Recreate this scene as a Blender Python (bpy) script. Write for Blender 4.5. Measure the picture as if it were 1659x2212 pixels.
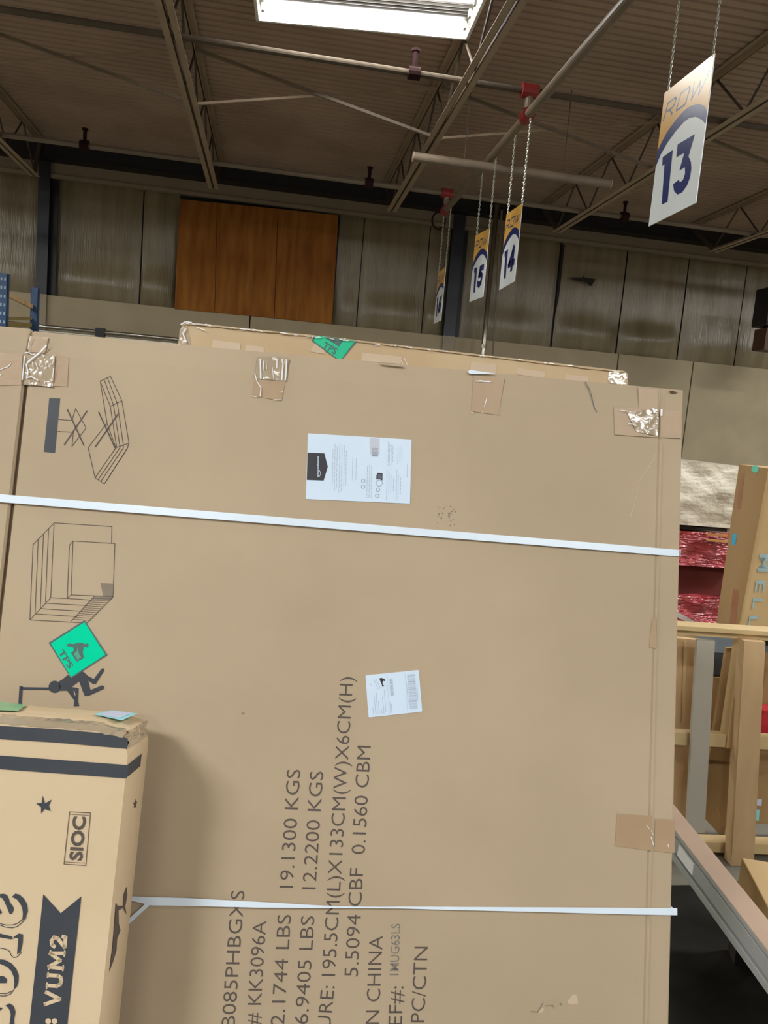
import bpy, math, random
from mathutils import Vector as V, Matrix, noise
from mathutils.geometry import tessellate_polygon
random.seed(7)
for o in list(bpy.data.objects): bpy.data.objects.remove(o)
SC = bpy.context.scene
COL = SC.collection
# ------------------------------------------------------------ camera
F, CX, CY = 1662.0, 829.5, 1106.0
YAW, PITCH = math.radians(8.76), math.atan(200/1662)
CR, SR = math.cos(math.atan(.0855)), math.sin(math.atan(.0855))
CAM = V((0, 0, 1.79))
fh = V((math.sin(YAW), math.cos(YAW), 0)); rt = V((math.cos(YAW), -math.sin(YAW), 0))
fwd = fh*math.cos(PITCH) - V((0, 0, 1))*math.sin(PITCH)
up0 = V((0, 0, 1))*math.cos(PITCH) + fh*math.sin(PITCH)
xi = rt*CR + up0*SR; yi = up0*CR - rt*SR
cd = bpy.data.cameras.new('camera'); cam = bpy.data.objects.new('camera', cd); COL.objects.link(cam)
m = Matrix((xi, yi, -fwd)).transposed().to_4x4(); m.translation = CAM; cam.matrix_world = m
cd.sensor_fit = 'VERTICAL'; cd.sensor_height = 36; cd.sensor_width = 27; cd.lens = F/2212*36
cd.clip_start = .02; cd.clip_end = 200
SC.camera = cam
# ------------------------------------------------------------ world, exposure
w = bpy.data.worlds.new('world'); SC.world = w; w.use_nodes = True
w.node_tree.nodes['Background'].inputs[0].default_value = (.90, .93, 1, 1)
w.node_tree.nodes['Background'].inputs[1].default_value = .30
vs = SC.view_settings; vs.view_transform = 'Standard'; vs.look = 'None'; vs.gamma = 1; vs.use_curve_mapping = False
vs.exposure = -0.35
# unseen fixtures out of frame, added to light cartons, wall and crate: (x, y, height over the camera, watts)
HF = 4.42
UNSEEN_FIXTURES = [(-4.8, -2.8, HF, 860), (3.2, -4.5, HF, 210), (-8.0, 2.0, HF, 380), (7.2, 3.4, HF, 600), (-3.0, -9.0, HF, 300), (4.0, -9.2, HF, 300),
                (-8.0, 7.2, HF, 420), (-11.2, 12.0, HF, 300), (10.0, 8.0, HF, 420), (13.8, 12.0, HF, 200), (7.2, -1.8, HF, 130)]

# ------------------------------------------------------------ helpers
def lev(px, py):
    dx, dy = px-CX, py-CY
    return dx*CR + dy*SR, -dx*SR + dy*CR
def ray(px, py):
    a, d = lev(px, py)
    return (rt*a - up0*d + fwd*F).normalized()
def at_plane(px, py, p, n):
    r = ray(px, py); return CAM + r*((p-CAM).dot(n)/r.dot(n))
def at_Y(px, py, Y): return at_plane(px, py, V((0, Y, 0)), V((0, 1, 0)))
def at_z(px, py, z): return at_plane(px, py, V((0, 0, z)), V((0, 0, 1)))
def at_X(px, py, X): return at_plane(px, py, V((X, 0, 0)), V((1, 0, 0)))
CH = CAM.z
ORG = {}
def origin(o): return ORG.get(o.name, V((0, 0, 0)))
def link(o, parent=None, org=None):
    COL.objects.link(o)
    if parent is not None:
        o.parent = parent; ORG[o.name] = origin(parent)
    else:
        ORG[o.name] = V(org) if org is not None else V((0, 0, 0)); o.location = ORG[o.name]
    return o
def thing(name, label, cat, loc, group=None):
    o = bpy.data.objects.new(name, None); o.empty_display_size = .1
    link(o, None, loc); return tag(o, label, cat, group)
def tag(o, label=None, cat=None, group=None, kind=None):
    if label: o['label'] = label
    if cat: o['category'] = cat
    if group: o['group'] = group
    if kind: o['kind'] = kind
    return o
class MB:
    def __init__(s): s.v = []; s.f = []
    def poly(s, pts): 
        b = len(s.v); s.v += [V(p) for p in pts]; s.f.append(tuple(range(b, b+len(pts)))); return s
    def box8(s, a):   # a: 4 bottom pts ccw, 4 top pts
        b = len(s.v); s.v += [V(p) for p in a]
        for q in ((3, 2, 1, 0), (4, 5, 6, 7), (0, 1, 5, 4), (1, 2, 6, 5), (2, 3, 7, 6), (3, 0, 4, 7)): s.f.append(tuple(b+i for i in q))
        return s
    def box(s, x0, x1, y0, y1, z0, z1):
        return s.box8([(x0, y0, z0), (x1, y0, z0), (x1, y1, z0), (x0, y1, z0), (x0, y0, z1), (x1, y0, z1), (x1, y1, z1), (x0, y1, z1)])
    def obox(s, c, ex, ey, ez, a, b_, c_):   # centre, axes, half sizes
        P = []
        for z in (-1, 1):
            for x, y in ((-1, -1), (1, -1), (1, 1), (-1, 1)): P.append(c + ex*(a*x) + ey*(b_*y) + ez*(c_*z))
        return s.box8(P)
    def bar(s, p, q, w, h, side=None):       # rectangular bar p->q
        p, q = V(p), V(q); d = (q-p); L = d.length; d.normalize()
        up = V((0, 0, 1)) if abs(d.z) < .95 else V((0, 1, 0))
        if side is not None: up = V(side)
        e = d.cross(up).normalized(); u = e.cross(d).normalized()
        return s.obox((p+q)/2, d, e, u, L/2, w/2, h/2)
    def tube(s, p, q, r, n=10, cap=True, r2=None):
        p, q = V(p), V(q); d = (q-p).normalized(); r2 = r if r2 is None else r2
        a = V((0, 0, 1)) if abs(d.z) < .9 else V((1, 0, 0))
        e = d.cross(a).normalized(); g = d.cross(e); b = len(s.v)
        for c, rr in ((p, r), (q, r2)):
            for i in range(n):
                t = 2*math.pi*i/n; s.v.append(c + e*(rr*math.cos(t)) + g*(rr*math.sin(t)))
        for i in range(n):
            j = (i+1) % n; s.f.append((b+i, b+j, b+n+j, b+n+i))
        if cap: s.f.append(tuple(b+i for i in reversed(range(n)))); s.f.append(tuple(b+n+i for i in range(n)))
        return s
    def tess(s, pts, n=None):
        pts = [V(p) for p in pts]; b = len(s.v); s.v += pts
        for t in tessellate_polygon([pts]):
            t = [b+i for i in t]
            if n is not None:
                a = (s.v[t[1]]-s.v[t[0]]).cross(s.v[t[2]]-s.v[t[0]])
                if a.dot(n) < 0: t.reverse()
            s.f.append(tuple(t))
        return s
    def build(s, name, mat, parent=None, org=None, smooth=False, bevel=0, label=None):
        if parent is not None: o0 = origin(parent)
        elif org is not None: o0 = V(org)
        else:
            xs = [v.x for v in s.v]; ys = [v.y for v in s.v]; zs = [v.z for v in s.v]
            o0 = V(((min(xs)+max(xs))/2, (min(ys)+max(ys))/2, min(zs)))
        me = bpy.data.meshes.new(name); me.from_pydata([tuple(v-o0) for v in s.v], [], s.f); me.update()
        if smooth:
            for p in me.polygons: p.use_smooth = True
        me.materials.append(mat); o = bpy.data.objects.new(name, me)
        link(o, parent, None if parent is not None else o0)
        if bevel:
            b = o.modifiers.new('bevel', 'BEVEL'); b.width = bevel; b.segments = 2; b.limit_method = 'ANGLE'
        if label: o['label'] = label
        return o
class Frame:
    def __init__(s, O, e1, e2):
        s.O = V(O); s.e1 = V(e1).normalized(); s.e2 = (V(e2) - s.e1*V(e2).dot(s.e1)).normalized(); s.n = s.e1.cross(s.e2)
    def uv(s, px, py):
        p = at_plane(px, py, s.O, s.n) - s.O; return (p.dot(s.e1), p.dot(s.e2))
    def P(s, u, v, h=0): return s.O + s.e1*u + s.e2*v + s.n*h
    def px(s, px, py, h=0): return at_plane(px, py, s.O, s.n) + s.n*h
    def shift(s, h): 
        f = Frame(s.O + s.n*h, s.e1, s.e2); return f
def Z(ox, oy, k, pts): return [(ox+x/k, oy+y/k) for x, y in pts]
def fpoly(mb, fr, pts, h=.0006):             # flat print polygon given by photo points on plane fr
    return mb.tess([fr.px(x, y, h) for x, y in pts], fr.n)
def fstroke(mb, fr, pts, wpx, h=.0006, closed=False):
    uv = [V(fr.uv(x, y)) for x, y in pts]; k = (V(fr.uv(pts[0][0]+10, pts[0][1])) - uv[0]).length/10; w = wpx*k/2
    if closed: uv.append(uv[0])
    for a, b in zip(uv, uv[1:]):
        d = (b-a)
        if d.length < 1e-7: continue
        d.normalize(); q = V((-d.y, d.x))*w; e = d*w*.5
        mb.tess([fr.P(*(a-q-e), h), fr.P(*(b-q+e), h), fr.P(*(b+q+e), h), fr.P(*(a+q-e), h)], fr.n)
    return mb
def slab(mb, fr, pts, h0, h1):               # photo polygon extruded from height h0 to h1 along the plane normal
    a = [fr.px(x, y, h1) for x, y in pts]; b = [fr.px(x, y, h0) for x, y in pts]
    return prism(mb, a, b, fr.n)
def prism(mb, a, b, n):
    mb.tess(a, n); mb.tess(b, -n); N = len(a)
    c = sum((V(x) for x in a), V())/N
    for i in range(N):
        j = (i+1) % N; q = [a[i], b[i], b[j], a[j]]
        nn = (V(q[1])-V(q[0])).cross(V(q[2])-V(q[0]))
        mb.poly(q if nn.dot((V(a[i])+V(a[j]))/2-c) > 0 else q[::-1])
    return mb
_fc = {}
def glyphs(text, bold=0.0):
    k = (text, bold)
    if k in _fc: return _fc[k]
    cu = bpy.data.curves.new('t', 'FONT'); cu.body = text; cu.size = 1; cu.offset = bold; cu.resolution_u = 3
    o = bpy.data.objects.new('t', cu); COL.objects.link(o); bpy.context.view_layer.update()
    me = bpy.data.meshes.new_from_object(o.evaluated_get(bpy.context.evaluated_depsgraph_get()))
    r = ([(v.co.x, v.co.y) for v in me.vertices], [tuple(p.vertices) for p in me.polygons])
    bpy.data.objects.remove(o); bpy.data.curves.remove(cu); bpy.data.meshes.remove(me); _fc[k] = r
    return r
def text_on(mb, fr, text, p0, p1, cap, bold=0.0, h=.0007):
    vs_, fs = glyphs(text, bold); x0 = min(v[0] for v in vs_); x1 = max(v[0] for v in vs_)
    hv = glyphs('H', bold)[0]; ch = max(v[1] for v in hv)
    a, b = V(fr.uv(*p0)), V(fr.uv(*p1)); d = b-a; L = d.length; d.normalize(); q = V((-d.y, d.x))
    k = (V(fr.uv(p0[0]+10, p0[1])) - a).length/10*cap/ch
    o = len(mb.v)
    for x, y in vs_:
        c = a + d*((x-x0)/(x1-x0)*L) + q*(y*k); mb.v.append(fr.P(c.x, c.y, h))
    for f in fs:
        t = [o+i for i in f]; nn = (mb.v[t[1]]-mb.v[t[0]]).cross(mb.v[t[2]]-mb.v[t[0]])
        if nn.dot(fr.n) < 0: t.reverse()
        mb.f.append(tuple(t))
    return mb
def circ(cx, cy, r, n=20, ry=None): return [(cx+r*math.cos(2*math.pi*i/n), cy+(ry or r)*math.sin(2*math.pi*i/n)) for i in range(n)]
def sheet(fr, quad, h, nu, nv, amp=0, sc=10, seed=0):   # crumpled grid sheet over a photo quad (tl, tr, br, bl)
    A, B, C_, D = [V(fr.uv(*p)) for p in quad]; mb = MB()
    for j in range(nv+1):
        for i in range(nu+1):
            s, t = i/nu, j/nv; p = (A*(1-s)+B*s)*(1-t) + (D*(1-s)+C_*s)*t
            z = noise.noise(V((p.x*sc, p.y*sc, seed)))*amp + noise.noise(V((p.x*sc*2.7, p.y*sc*2.7, seed+9)))*amp*.5
            mb.v.append(fr.P(p.x, p.y, h + abs(z)))
    for j in range(nv):
        for i in range(nu):
            a = j*(nu+1)+i; mb.f.append((a+nu+1, a+nu+2, a+1, a))
    return mb
# ------------------------------------------------------------ materials
def mat(name, col, rough=.7, col2=None, nscale=3, bump=0, bscale=40, metal=0, stretch=(1, 1, 1), emit=None, spec=.5, fac=(.35, .65), detail=4, alpha=None, coat=0, bdist=.01, rough2=None):
    m = bpy.data.materials.new(name); m.use_nodes = True; nt = m.node_tree; b = nt.nodes['Principled BSDF']
    b.inputs['Base Color'].default_value = (*col, 1); b.inputs['Roughness'].default_value = rough; b.inputs['Metallic'].default_value = metal
    b.inputs['Specular IOR Level'].default_value = spec; b.inputs['Coat Weight'].default_value = coat; b.inputs['Coat Roughness'].default_value = .12
    tc = nt.nodes.new('ShaderNodeTexCoord'); mp = nt.nodes.new('ShaderNodeMapping'); mp.inputs['Scale'].default_value = stretch
    nt.links.new(tc.outputs['Object'], mp.inputs['Vector'])
    if col2:
        n = nt.nodes.new('ShaderNodeTexNoise'); n.inputs['Scale'].default_value = nscale; n.inputs['Detail'].default_value = detail
        r = nt.nodes.new('ShaderNodeValToRGB'); r.color_ramp.elements[0].position, r.color_ramp.elements[1].position = fac
        r.color_ramp.elements[0].color = (*col, 1); r.color_ramp.elements[1].color = (*col2, 1)
        nt.links.new(mp.outputs[0], n.inputs['Vector']); nt.links.new(n.outputs['Fac'], r.inputs[0]); nt.links.new(r.outputs[0], b.inputs['Base Color'])
        if rough2 is not None:
            mr = nt.nodes.new('ShaderNodeMapRange'); mr.inputs[3].default_value = rough; mr.inputs[4].default_value = rough2
            nt.links.new(n.outputs['Fac'], mr.inputs[0]); nt.links.new(mr.outputs[0], b.inputs['Roughness'])
    if bump:
        n = nt.nodes.new('ShaderNodeTexNoise'); n.inputs['Scale'].default_value = bscale; n.inputs['Detail'].default_value = 3
        bp = nt.nodes.new('ShaderNodeBump'); bp.inputs['Strength'].default_value = bump; bp.inputs['Distance'].default_value = bdist
        nt.links.new(mp.outputs[0], n.inputs['Vector']); nt.links.new(n.outputs['Fac'], bp.inputs['Height']); nt.links.new(bp.outputs[0], b.inputs['Normal'])
    if emit: b.inputs['Emission Color'].default_value = (*emit[0], 1); b.inputs['Emission Strength'].default_value = emit[1]
    if alpha is not None: b.inputs['Alpha'].default_value = alpha
    return m
M = {}
M['card'] = mat('cardboard', (.455, .352, .232), .72, (.51, .395, .263), 2.2, .06, 26, stretch=(1, 1, 1), spec=.3)
M['card_near'] = mat('cardboard_near', (.64, .49, .31), .75, (.69, .53, .345), 3, .05, 26, spec=.25)
M['card_behind'] = mat('cardboard_behind', (.50, .35, .19), .6, (.56, .42, .25), 4, .1, 20, spec=.4)
M['card_patch'] = mat('cardboard_paper_patch', (.60, .47, .33), .75, (.56, .43, .30), 8)
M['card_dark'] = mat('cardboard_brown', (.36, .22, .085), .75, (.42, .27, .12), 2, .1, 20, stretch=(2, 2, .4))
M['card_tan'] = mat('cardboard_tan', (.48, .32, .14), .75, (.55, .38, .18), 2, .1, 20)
M['inside'] = mat('cardboard_gap', (.10, .06, .035), .9, (.14, .09, .05), 8)
M['ink'] = mat('carton_ink', (.085, .065, .055), .7, (.14, .105, .08), 300, fac=(.4, .8))
M['ink_soft'] = mat('carton_ink_light', (.20, .155, .11), .7, (.26, .2, .14), 300)
M['ink_slate'] = mat('slate_ink', (.036, .042, .052), .55, (.05, .055, .066), 6)
M['ink_stamp'] = mat('stamp_ink', (.16, .15, .14), .7, (.3, .25, .19), 350, fac=(.45, .6))
M['hatch'] = mat('hatch_grey', (.24, .19, .14), .7, (.27, .22, .16), 30)
M['tape'] = mat('packing_tape', (.42, .285, .165), .35, (.45, .31, .185), 8, .15, 20, spec=.4, coat=.2, bdist=.004)
M['crease'] = mat('painted_crease_glint', (.85, .84, .82), .2, (.9, .9, .9), 30, coat=.6)  # glints of wrinkled tape, put in as white colour
M['film'] = mat('clear_tape_film', (.46, .37, .255), .14, (.42, .32, .21), 10, .5, 16, spec=.6, coat=.7, bdist=.01)
M['film_edge'] = mat('crinkled_clear_film', (.55, .45, .32), .1, (.46, .35, .21), 30, .8, 40, spec=.7, coat=1, bdist=.01)
M['white'] = mat('white_label_paper', (.70, .83, .97), .4, (.68, .81, .95), 5, coat=.15)
M['strap'] = mat('white_strapping', (.78, .88, .97), .35, (.76, .86, .95), 10, .05, 300, coat=.2)
M['label_ink'] = mat('label_grey_ink', (.42, .48, .57), .6, (.48, .54, .63), 200)
M['label_dark'] = mat('label_dark_ink', (.25, .30, .38), .6, (.3, .34, .42), 200)
M['black'] = mat('black_ink', (.022, .022, .028), .45, (.03, .03, .036), 20)
M['green'] = mat('green_sticker', (.0, .66, .36), .8, (.0, .70, .39), 4, spec=.1)
M['green_ink'] = mat('green_sticker_ink', (.055, .13, .115), .6, (.075, .16, .14), 90)
M['cyan'] = mat('cyan_label', (.30, .72, .80), .5, (.33, .76, .82), 6)
M['lilac'] = mat('pale_label', (.62, .66, .88), .5, (.6, .7, .86), 40)
M['conc'] = mat('concrete_wall', (.36, .295, .19), .85, (.41, .34, .22), 1.3, .15, 14)
M['conc_s'] = mat('painted_pilaster', (.29, .245, .18), .8, (.33, .28, .205), 2)
M['vinyl'] = mat('vinyl_insulation', (.19, .15, .085), .27, (.245, .20, .12), 1.2, .5, 9, stretch=(4, 1, .3), bdist=.03, spec=.5, detail=2)
M['dado'] = mat('dark_tear', (.012, .009, .006), .9, (.02, .015, .01), 9)
M['fascia'] = mat('eave_fascia', (.24, .185, .13), .8, (.27, .21, .15), 1.5)
M['ply'] = mat('plywood', (.19, .062, .010), .8, (.34, .135, .026), 1.3, .1, 12, stretch=(5, 2, .7), detail=10, fac=(.30, .70), spec=.15)
M['navy'] = mat('navy_steel', (.012, .014, .022), .45, (.018, .02, .03), 3)
M['navy_dk'] = mat('dark_steel', (.007, .006, .008), .5, (.011, .01, .012), 3)
M['deck'] = mat('roof_deck_paint', (.38, .27, .205), .75, (.46, .335, .255), .7, detail=2)
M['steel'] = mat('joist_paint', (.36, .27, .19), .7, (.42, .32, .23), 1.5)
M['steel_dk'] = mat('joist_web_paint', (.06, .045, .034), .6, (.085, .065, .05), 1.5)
M['pipe'] = mat('pipe_paint', (.19, .145, .105), .5, (.23, .175, .125), 3)
M['branch'] = mat('branch_pipe_paint', (.10, .078, .058), .8, (.12, .095, .07), 3, spec=.15)
M['pipe_dk'] = mat('pipe_dark', (.17, .13, .10), .5, (.2, .16, .12), 3)
M['redcoup'] = mat('red_coupling', (.26, .018, .02), .45, (.32, .03, .03), 8)
M['darkcoup'] = mat('dark_sprinkler_head', (.022, .008, .009), .7, (.03, .01, .011), 8, spec=.1)
M['galv'] = mat('galvanised_conduit', (.42, .40, .34), .25, (.5, .48, .4), 6, metal=.9)
M['chain'] = mat('chain_steel', (.55, .56, .5), .3, (.62, .62, .56), 20, metal=.7)
M['signw'] = mat('sign_white', (.84, .90, .92), .4, (.86, .92, .94), 3)
M['signy'] = mat('sign_yellow', (.80, .46, .10), .3, (.83, .49, .12), 3)
M['signb'] = mat('sign_blue', (.02, .035, .17), .3, (.024, .042, .19), 3)
M['enamel'] = mat('white_enamel', (.75, .74, .70), .35, (.78, .77, .73), 5)
M['groove'] = mat('reflector_grey', (.07, .065, .06), .4, (.085, .078, .07), 5, spec=.3)
M['socket'] = mat('lamp_socket', (.55, .55, .46), .5, (.6, .6, .5), 30)
M['tube'] = mat('lit_tube', (1, 1, 1), .5, emit=((1, .99, .94), 130))
M['floor'] = mat('concrete_floor', (.13, .122, .09), .6, (.17, .16, .12), 1.6, .1, 20)
M['wood'] = mat('pale_lumber', (.56, .40, .19), .7, (.66, .49, .25), 3, .2, 20, stretch=(1, 1, 1))
M['wood_dk'] = mat('aged_lumber', (.52, .34, .17), .75, (.68, .47, .25), 2.5, .2, 20, stretch=(2, 2, .5))
M['greyp'] = mat('grey_painted_board', (.50, .455, .37), .6, (.42, .385, .30), 2.2, stretch=(1, 1, .5))
M['greybeam'] = mat('grey_beam', (.34, .36, .33), .45, (.40, .41, .39), 2)
M['mauve'] = mat('brown_beam_top', (.36, .245, .17), .6, (.42, .29, .2), 3)
M['redwrap'] = mat('red_stretch_wrap', (.42, .02, .03), .2, (.62, .10, .12), 7, 1, 22, stretch=(.7, .7, 2.2), coat=.8, bdist=.04, spec=.7)
M['reddark'] = mat('dark_red_hollow', (.10, .012, .008), .8, (.13, .018, .012), 5)
M['poly'] = mat('clouded_plastic_film', (.74, .67, .53), .28, (.84, .78, .64), 6, .55, 9, stretch=(1, 1, 1.4), coat=.6, bdist=.04, spec=.6)
M['redp'] = mat('red_plastic', (.50, .02, .035), .4, (.56, .03, .045), 5)
M['tote'] = mat('blue_grey_tote', (.19, .23, .26), .4, (.22, .26, .29), 4)
M['tote_dk'] = mat('charcoal_tote', (.035, .042, .046), .5, (.05, .057, .06), 4)
M['rackb'] = mat('rack_blue', (.012, .045, .12), .4, (.018, .065, .16), 4)
M['rackhole'] = mat('rack_slot', (.30, .42, .5), .5, (.35, .48, .55), 9)
M['gold'] = mat('ochre_beam', (.26, .19, .05), .35, (.32, .24, .07), 4)
M['blue_t'] = mat('blue_tape', (.05, .42, .62), .5, (.06, .46, .66), 9)
M['blue_l'] = mat('faded_blue_lettering', (.30, .42, .42), .6, (.36, .46, .44), 60)
M['rust'] = mat('brown_tape', (.36, .16, .08), .4, (.40, .20, .10), 9)
M['white_p'] = mat('white_plastic', (.85, .85, .82), .35, (.88, .88, .85), 9)

# ============================================================ ROOM
WY = 16.5
zL = at_Y(830, 712, WY).z            # top of the concrete wall
zG = at_Y(1060, 503, WY+.15).z       # top of the insulation panels
zG = at_Y(1060, 503, WY+.15).z
zD = (at_Y(480, 356, WY).z + at_Y(850, 409, WY).z)/2      # deck
print('deck', zD-CH, at_Y(480, 356, WY).z-CH, at_Y(850, 409, WY).z-CH, at_Y(1500, 490, WY).z-CH)
XL, XR, YB = -13.5, 17.0, -12.0
def struct(name, loc=(0, 0, 0)):
    o = bpy.data.objects.new(name, None); link(o, None, loc); o['kind'] = 'structure'; return o
fl = MB().box(XL, XR, YB, WY+.5, -.1, 0).build('floor', M['floor']); fl['kind'] = 'structure'
# back wall
wb = struct('wall_back', (0, WY, 0))
joints = [-13.5, -9.6, at_Y(98, 690, WY).x, at_Y(540, 690, WY).x, at_Y(961, 740, WY).x, at_Y(1337, 765, WY).x, 9.3, 13.2, 17.0]
for a, b in zip(joints, joints[1:]):
    MB().box(a+.012, b-.012, WY, WY+.25, 0, zL).build('concrete_panel', M['conc'], wb, bevel=.01)
MB().box(XL, XR, WY+.26, WY+.5, 0, zD).build('backing', M['navy_dk'], wb)
MB().box(XL, XR, WY+.02, WY+.25, zG, zD-.02).build('eave_fascia', M['fascia'], wb, label='brown band above the insulation sheets')
MB().bar((XL, WY+.03, zG), (XR, WY+.03, zG), .10, .07).build('girt', M['fascia'], wb)
MB().bar((XL, WY-.12, zD-.17), (XR, WY-.12, zD-.17), .20, .30).bar((XL, WY-.12, zD-.335), (XR, WY-.12, zD-.335), .30, .03).build('eave_beam', M['navy_dk'], wb, label='dark steel beam under the roof')
def insul(x0, x1, sd, belly=.10, gap=0.0):
    mb = MB(); nu, nv = 14, 16; z0, z1 = zL-.02, zG
    for j in range(nv+1):
        for i in range(nu+1):
            s, t = i/nu, j/nv; x = x0+(x1-x0)*s
            d = belly*math.sin(math.pi*min(1, s*1.0))**.5*(math.exp(-((t-.16)/.13)**2)*.9+.25*math.sin(math.pi*t))
            d += .03*noise.noise(V((x*2.6, t*1.2, sd)))
            mb.v.append(V((x, WY+.22-d, z0+(z1-z0)*t)))
    for j in range(nv):
        for i in range(nu):
            a = j*(nu+1)+i; mb.f.append((a, a+1, a+nu+2, a+nu+1))
    return mb.build('insulation_sheet', M['vinyl'], wb, smooth=True)
ix = lambda px, py=600: at_Y(px, py, WY+.2).x
cuts = [-13.5, -11, -9, ix(-120), ix(88), None, ix(112), ix(303), ix(382), None, ix(724), ix(778), ix(921), ix(968), None, ix(1000), ix(1205), ix(1207), ix(1350), ix(1485), ix(1612), 12.5, 14.8, 17.0]
prev = None; k = 0
for c in cuts:
    if c is None: prev = None; continue
    if prev is not None and c-prev > .15: insul(prev+.012, c-.012, k*3.1, .06+.05*(k % 3)); k += 1
    prev = c
# torn spot and open seam in the insulation right of the column
mb = MB(); fr = Frame(V((0, WY+.085, 0)), V((1, 0, 0)), V((0, 0, 1)))
fpoly(mb, fr, Z(1059, 440, 2.765, [(463, 440), (550, 440), (553, 425), (565, 440), (632, 450), (600, 495), (565, 465), (520, 460)]), 0)
fpoly(mb, fr, Z(1059, 440, 2.765, [(430, 245), (446, 245), (410, 560), (388, 660), (395, 560)]), 0)
mb.build('torn_seam', M['dado'], wb, label='black tear and open seam in the insulation')
# plywood sheets
pf = Frame(V((0, WY-.02, 0)), V((1, 0, 0)), V((0, 0, 1)))
for q in ([(388, 430), (469, 438), (463, 675), (377, 667)], [(470, 438), (600, 451), (592, 687), (464, 675)], [(601, 451), (731, 465), (717, 700), (593, 687)]):
    mb = MB(); slab(mb, pf, q, -.03, .0); mb.build('plywood_sheet', M['ply'], wb, bevel=.004)
# columns
def column(x0, x1, nm, lab):
    t = thing('steel_column', lab, 'column', ((x0+x1)/2, WY-.3, 0))
    MB().box(x0, x1, WY-.06, WY-.04, zL, zD-.36).build('front_flange', M['navy'], t)
    MB().box((x0+x1)/2-.01, (x0+x1)/2+.01, WY-.04, WY+.16, zL, zD-.36).build('web', M['navy_dk'], t)
    MB().box(x0, x1+.12, WY+.10, WY+.12, zL, zD-.36).build('rear_flange', M['navy_dk'], t)
    MB().box(x0, x1, WY-.06, WY-.005, 0, zL).build('painted_base', M['conc_s'], t, label='lower part painted grey-beige like the wall')
column(at_Y(80, 550, WY).x, at_Y(105, 550, WY).x, 0, 'navy steel column on the back wall left of the plywood, near the blue rack')
column(at_Y(966, 620, WY).x, at_Y(991, 620, WY).x, 1, 'navy steel column on the back wall between the ROW 16 and ROW 15 signs')
for nm, x0, x1 in (('wall_left', XL-.2, XL), ('wall_right', XR, XR+.2)):
    MB().box(x0, x1, YB, WY+.5, 0, zD).build(nm, M['conc'])['kind'] = 'structure'
# ceiling: fluted deck sheets, flutes along X
ce = struct('ceiling', (0, 2, zD))
def deck_sheet(y0):
    prof = []; p = .1524
    for i in range(6):
        y = y0+i*p; prof += [(y+.004, 0), (y+.104, 0), (y+.110, .04), (y+.146, .04)]
    prof.append((y0+6*p+.004, 0)); mb = MB()
    for x in (XL, XR):
        for y, z in prof: mb.v.append(V((x, y, zD+z)))
    n = len(prof)
    for i in range(n-1): mb.f.append((i, i+1, n+i+1, n+i))
    mb.build('deck_sheet', M['deck'], ce)
y = YB
while y < WY+.2: deck_sheet(y); y += .9144
# joists
ZB, ZT = CH+3.97, zD-.02
XJ = [-8.08, -4.72, -1.36, 2.0, 5.34, 8.72, 12.06]
JL = ['roof joist at the far left whose lower chord ends over the left navy column',
      'roof joist crossing the far left corner of the ceiling',
      'roof joist running down to the wall above the plywood, left of the lit lamp',
      'roof joist running to the wall right of the lamp, above the ROW 16 sign',
      'roof joist ending between the row 14 and row 13 signs on the right',
      'roof joist crossing the right edge of the ceiling beyond the row 13 sign',
      'roof joist farthest to the right of all, seen at the edge']
JL[0] = 'roof joist beyond the left edge of the ceiling, leftmost of all'
def joist(x, lab):
    t = thing('roof_joist', 'open-web '+lab, 'roof joist', (x, 6, ZB), 'steel joists under the roof deck')
    YE = 16.0 if x < -3 else 15.3
    for nm, z, ye in (('bottom_chord', ZB, YE), ('top_chord', ZT, WY-.1)):
        s = 1 if z == ZB else -1
        mb = MB()
        for e in (-1, 1):
            mb.box(*sorted((x+e*.012, x+e*.094)), -8, ye, z, z+.006*s) if s > 0 else mb.box(*sorted((x+e*.012, x+e*.094)), -8, ye, z-.006, z)
            mb.box(*sorted((x+e*.012, x+e*.018)), -8, ye, min(z, z+.07*s), max(z, z+.07*s))
        mb.build(nm, M['steel'], t)
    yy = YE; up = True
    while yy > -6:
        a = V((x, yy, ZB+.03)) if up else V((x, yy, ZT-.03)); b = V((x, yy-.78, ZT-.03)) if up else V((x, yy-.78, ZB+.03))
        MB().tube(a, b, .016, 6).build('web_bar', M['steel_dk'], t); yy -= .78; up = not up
    MB().bar((x, YE-.05, ZB+.03), (x, WY-.25, ZT-.06), .07, .05).build('end_diagonal', M['steel_dk'], t)
for x, l in zip(XJ, JL): joist(x, l)
# cross bridging at Y = 11.25
for i, (a, b) in enumerate(zip(XJ, XJ[1:])):
    side = ['leftmost bay of the roof', 'bay over the blue rack', 'bay over the plywood', 'bay just right of the lit lamp', 'bay behind the row 13 sign', 'rightmost bay of the roof'][i]
    side = ['bay left of the frame edge', 'bay at the left side, over the blue rack', 'middle bay, below the lit lamp', 'bay above the row 14 and 15 signs', 'bay behind the row 13 sign', 'rightmost bay'][i]
    t = thing('cross_bridging', 'crossed thin braces between two joists, '+side, 'brace', ((a+b)/2, 11.25, ZB), 'cross bridging between joists')
    MB().bar((a+.02, 11.25, ZT-.05), (b-.02, 11.25, ZB+.03), .04, .04).build('brace', M['pipe'], t)
    MB().bar((a+.02, 11.31, ZB+.03), (b-.02, 11.31, ZT-.05), .032, .032).build('brace', M['steel'], t)
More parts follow.
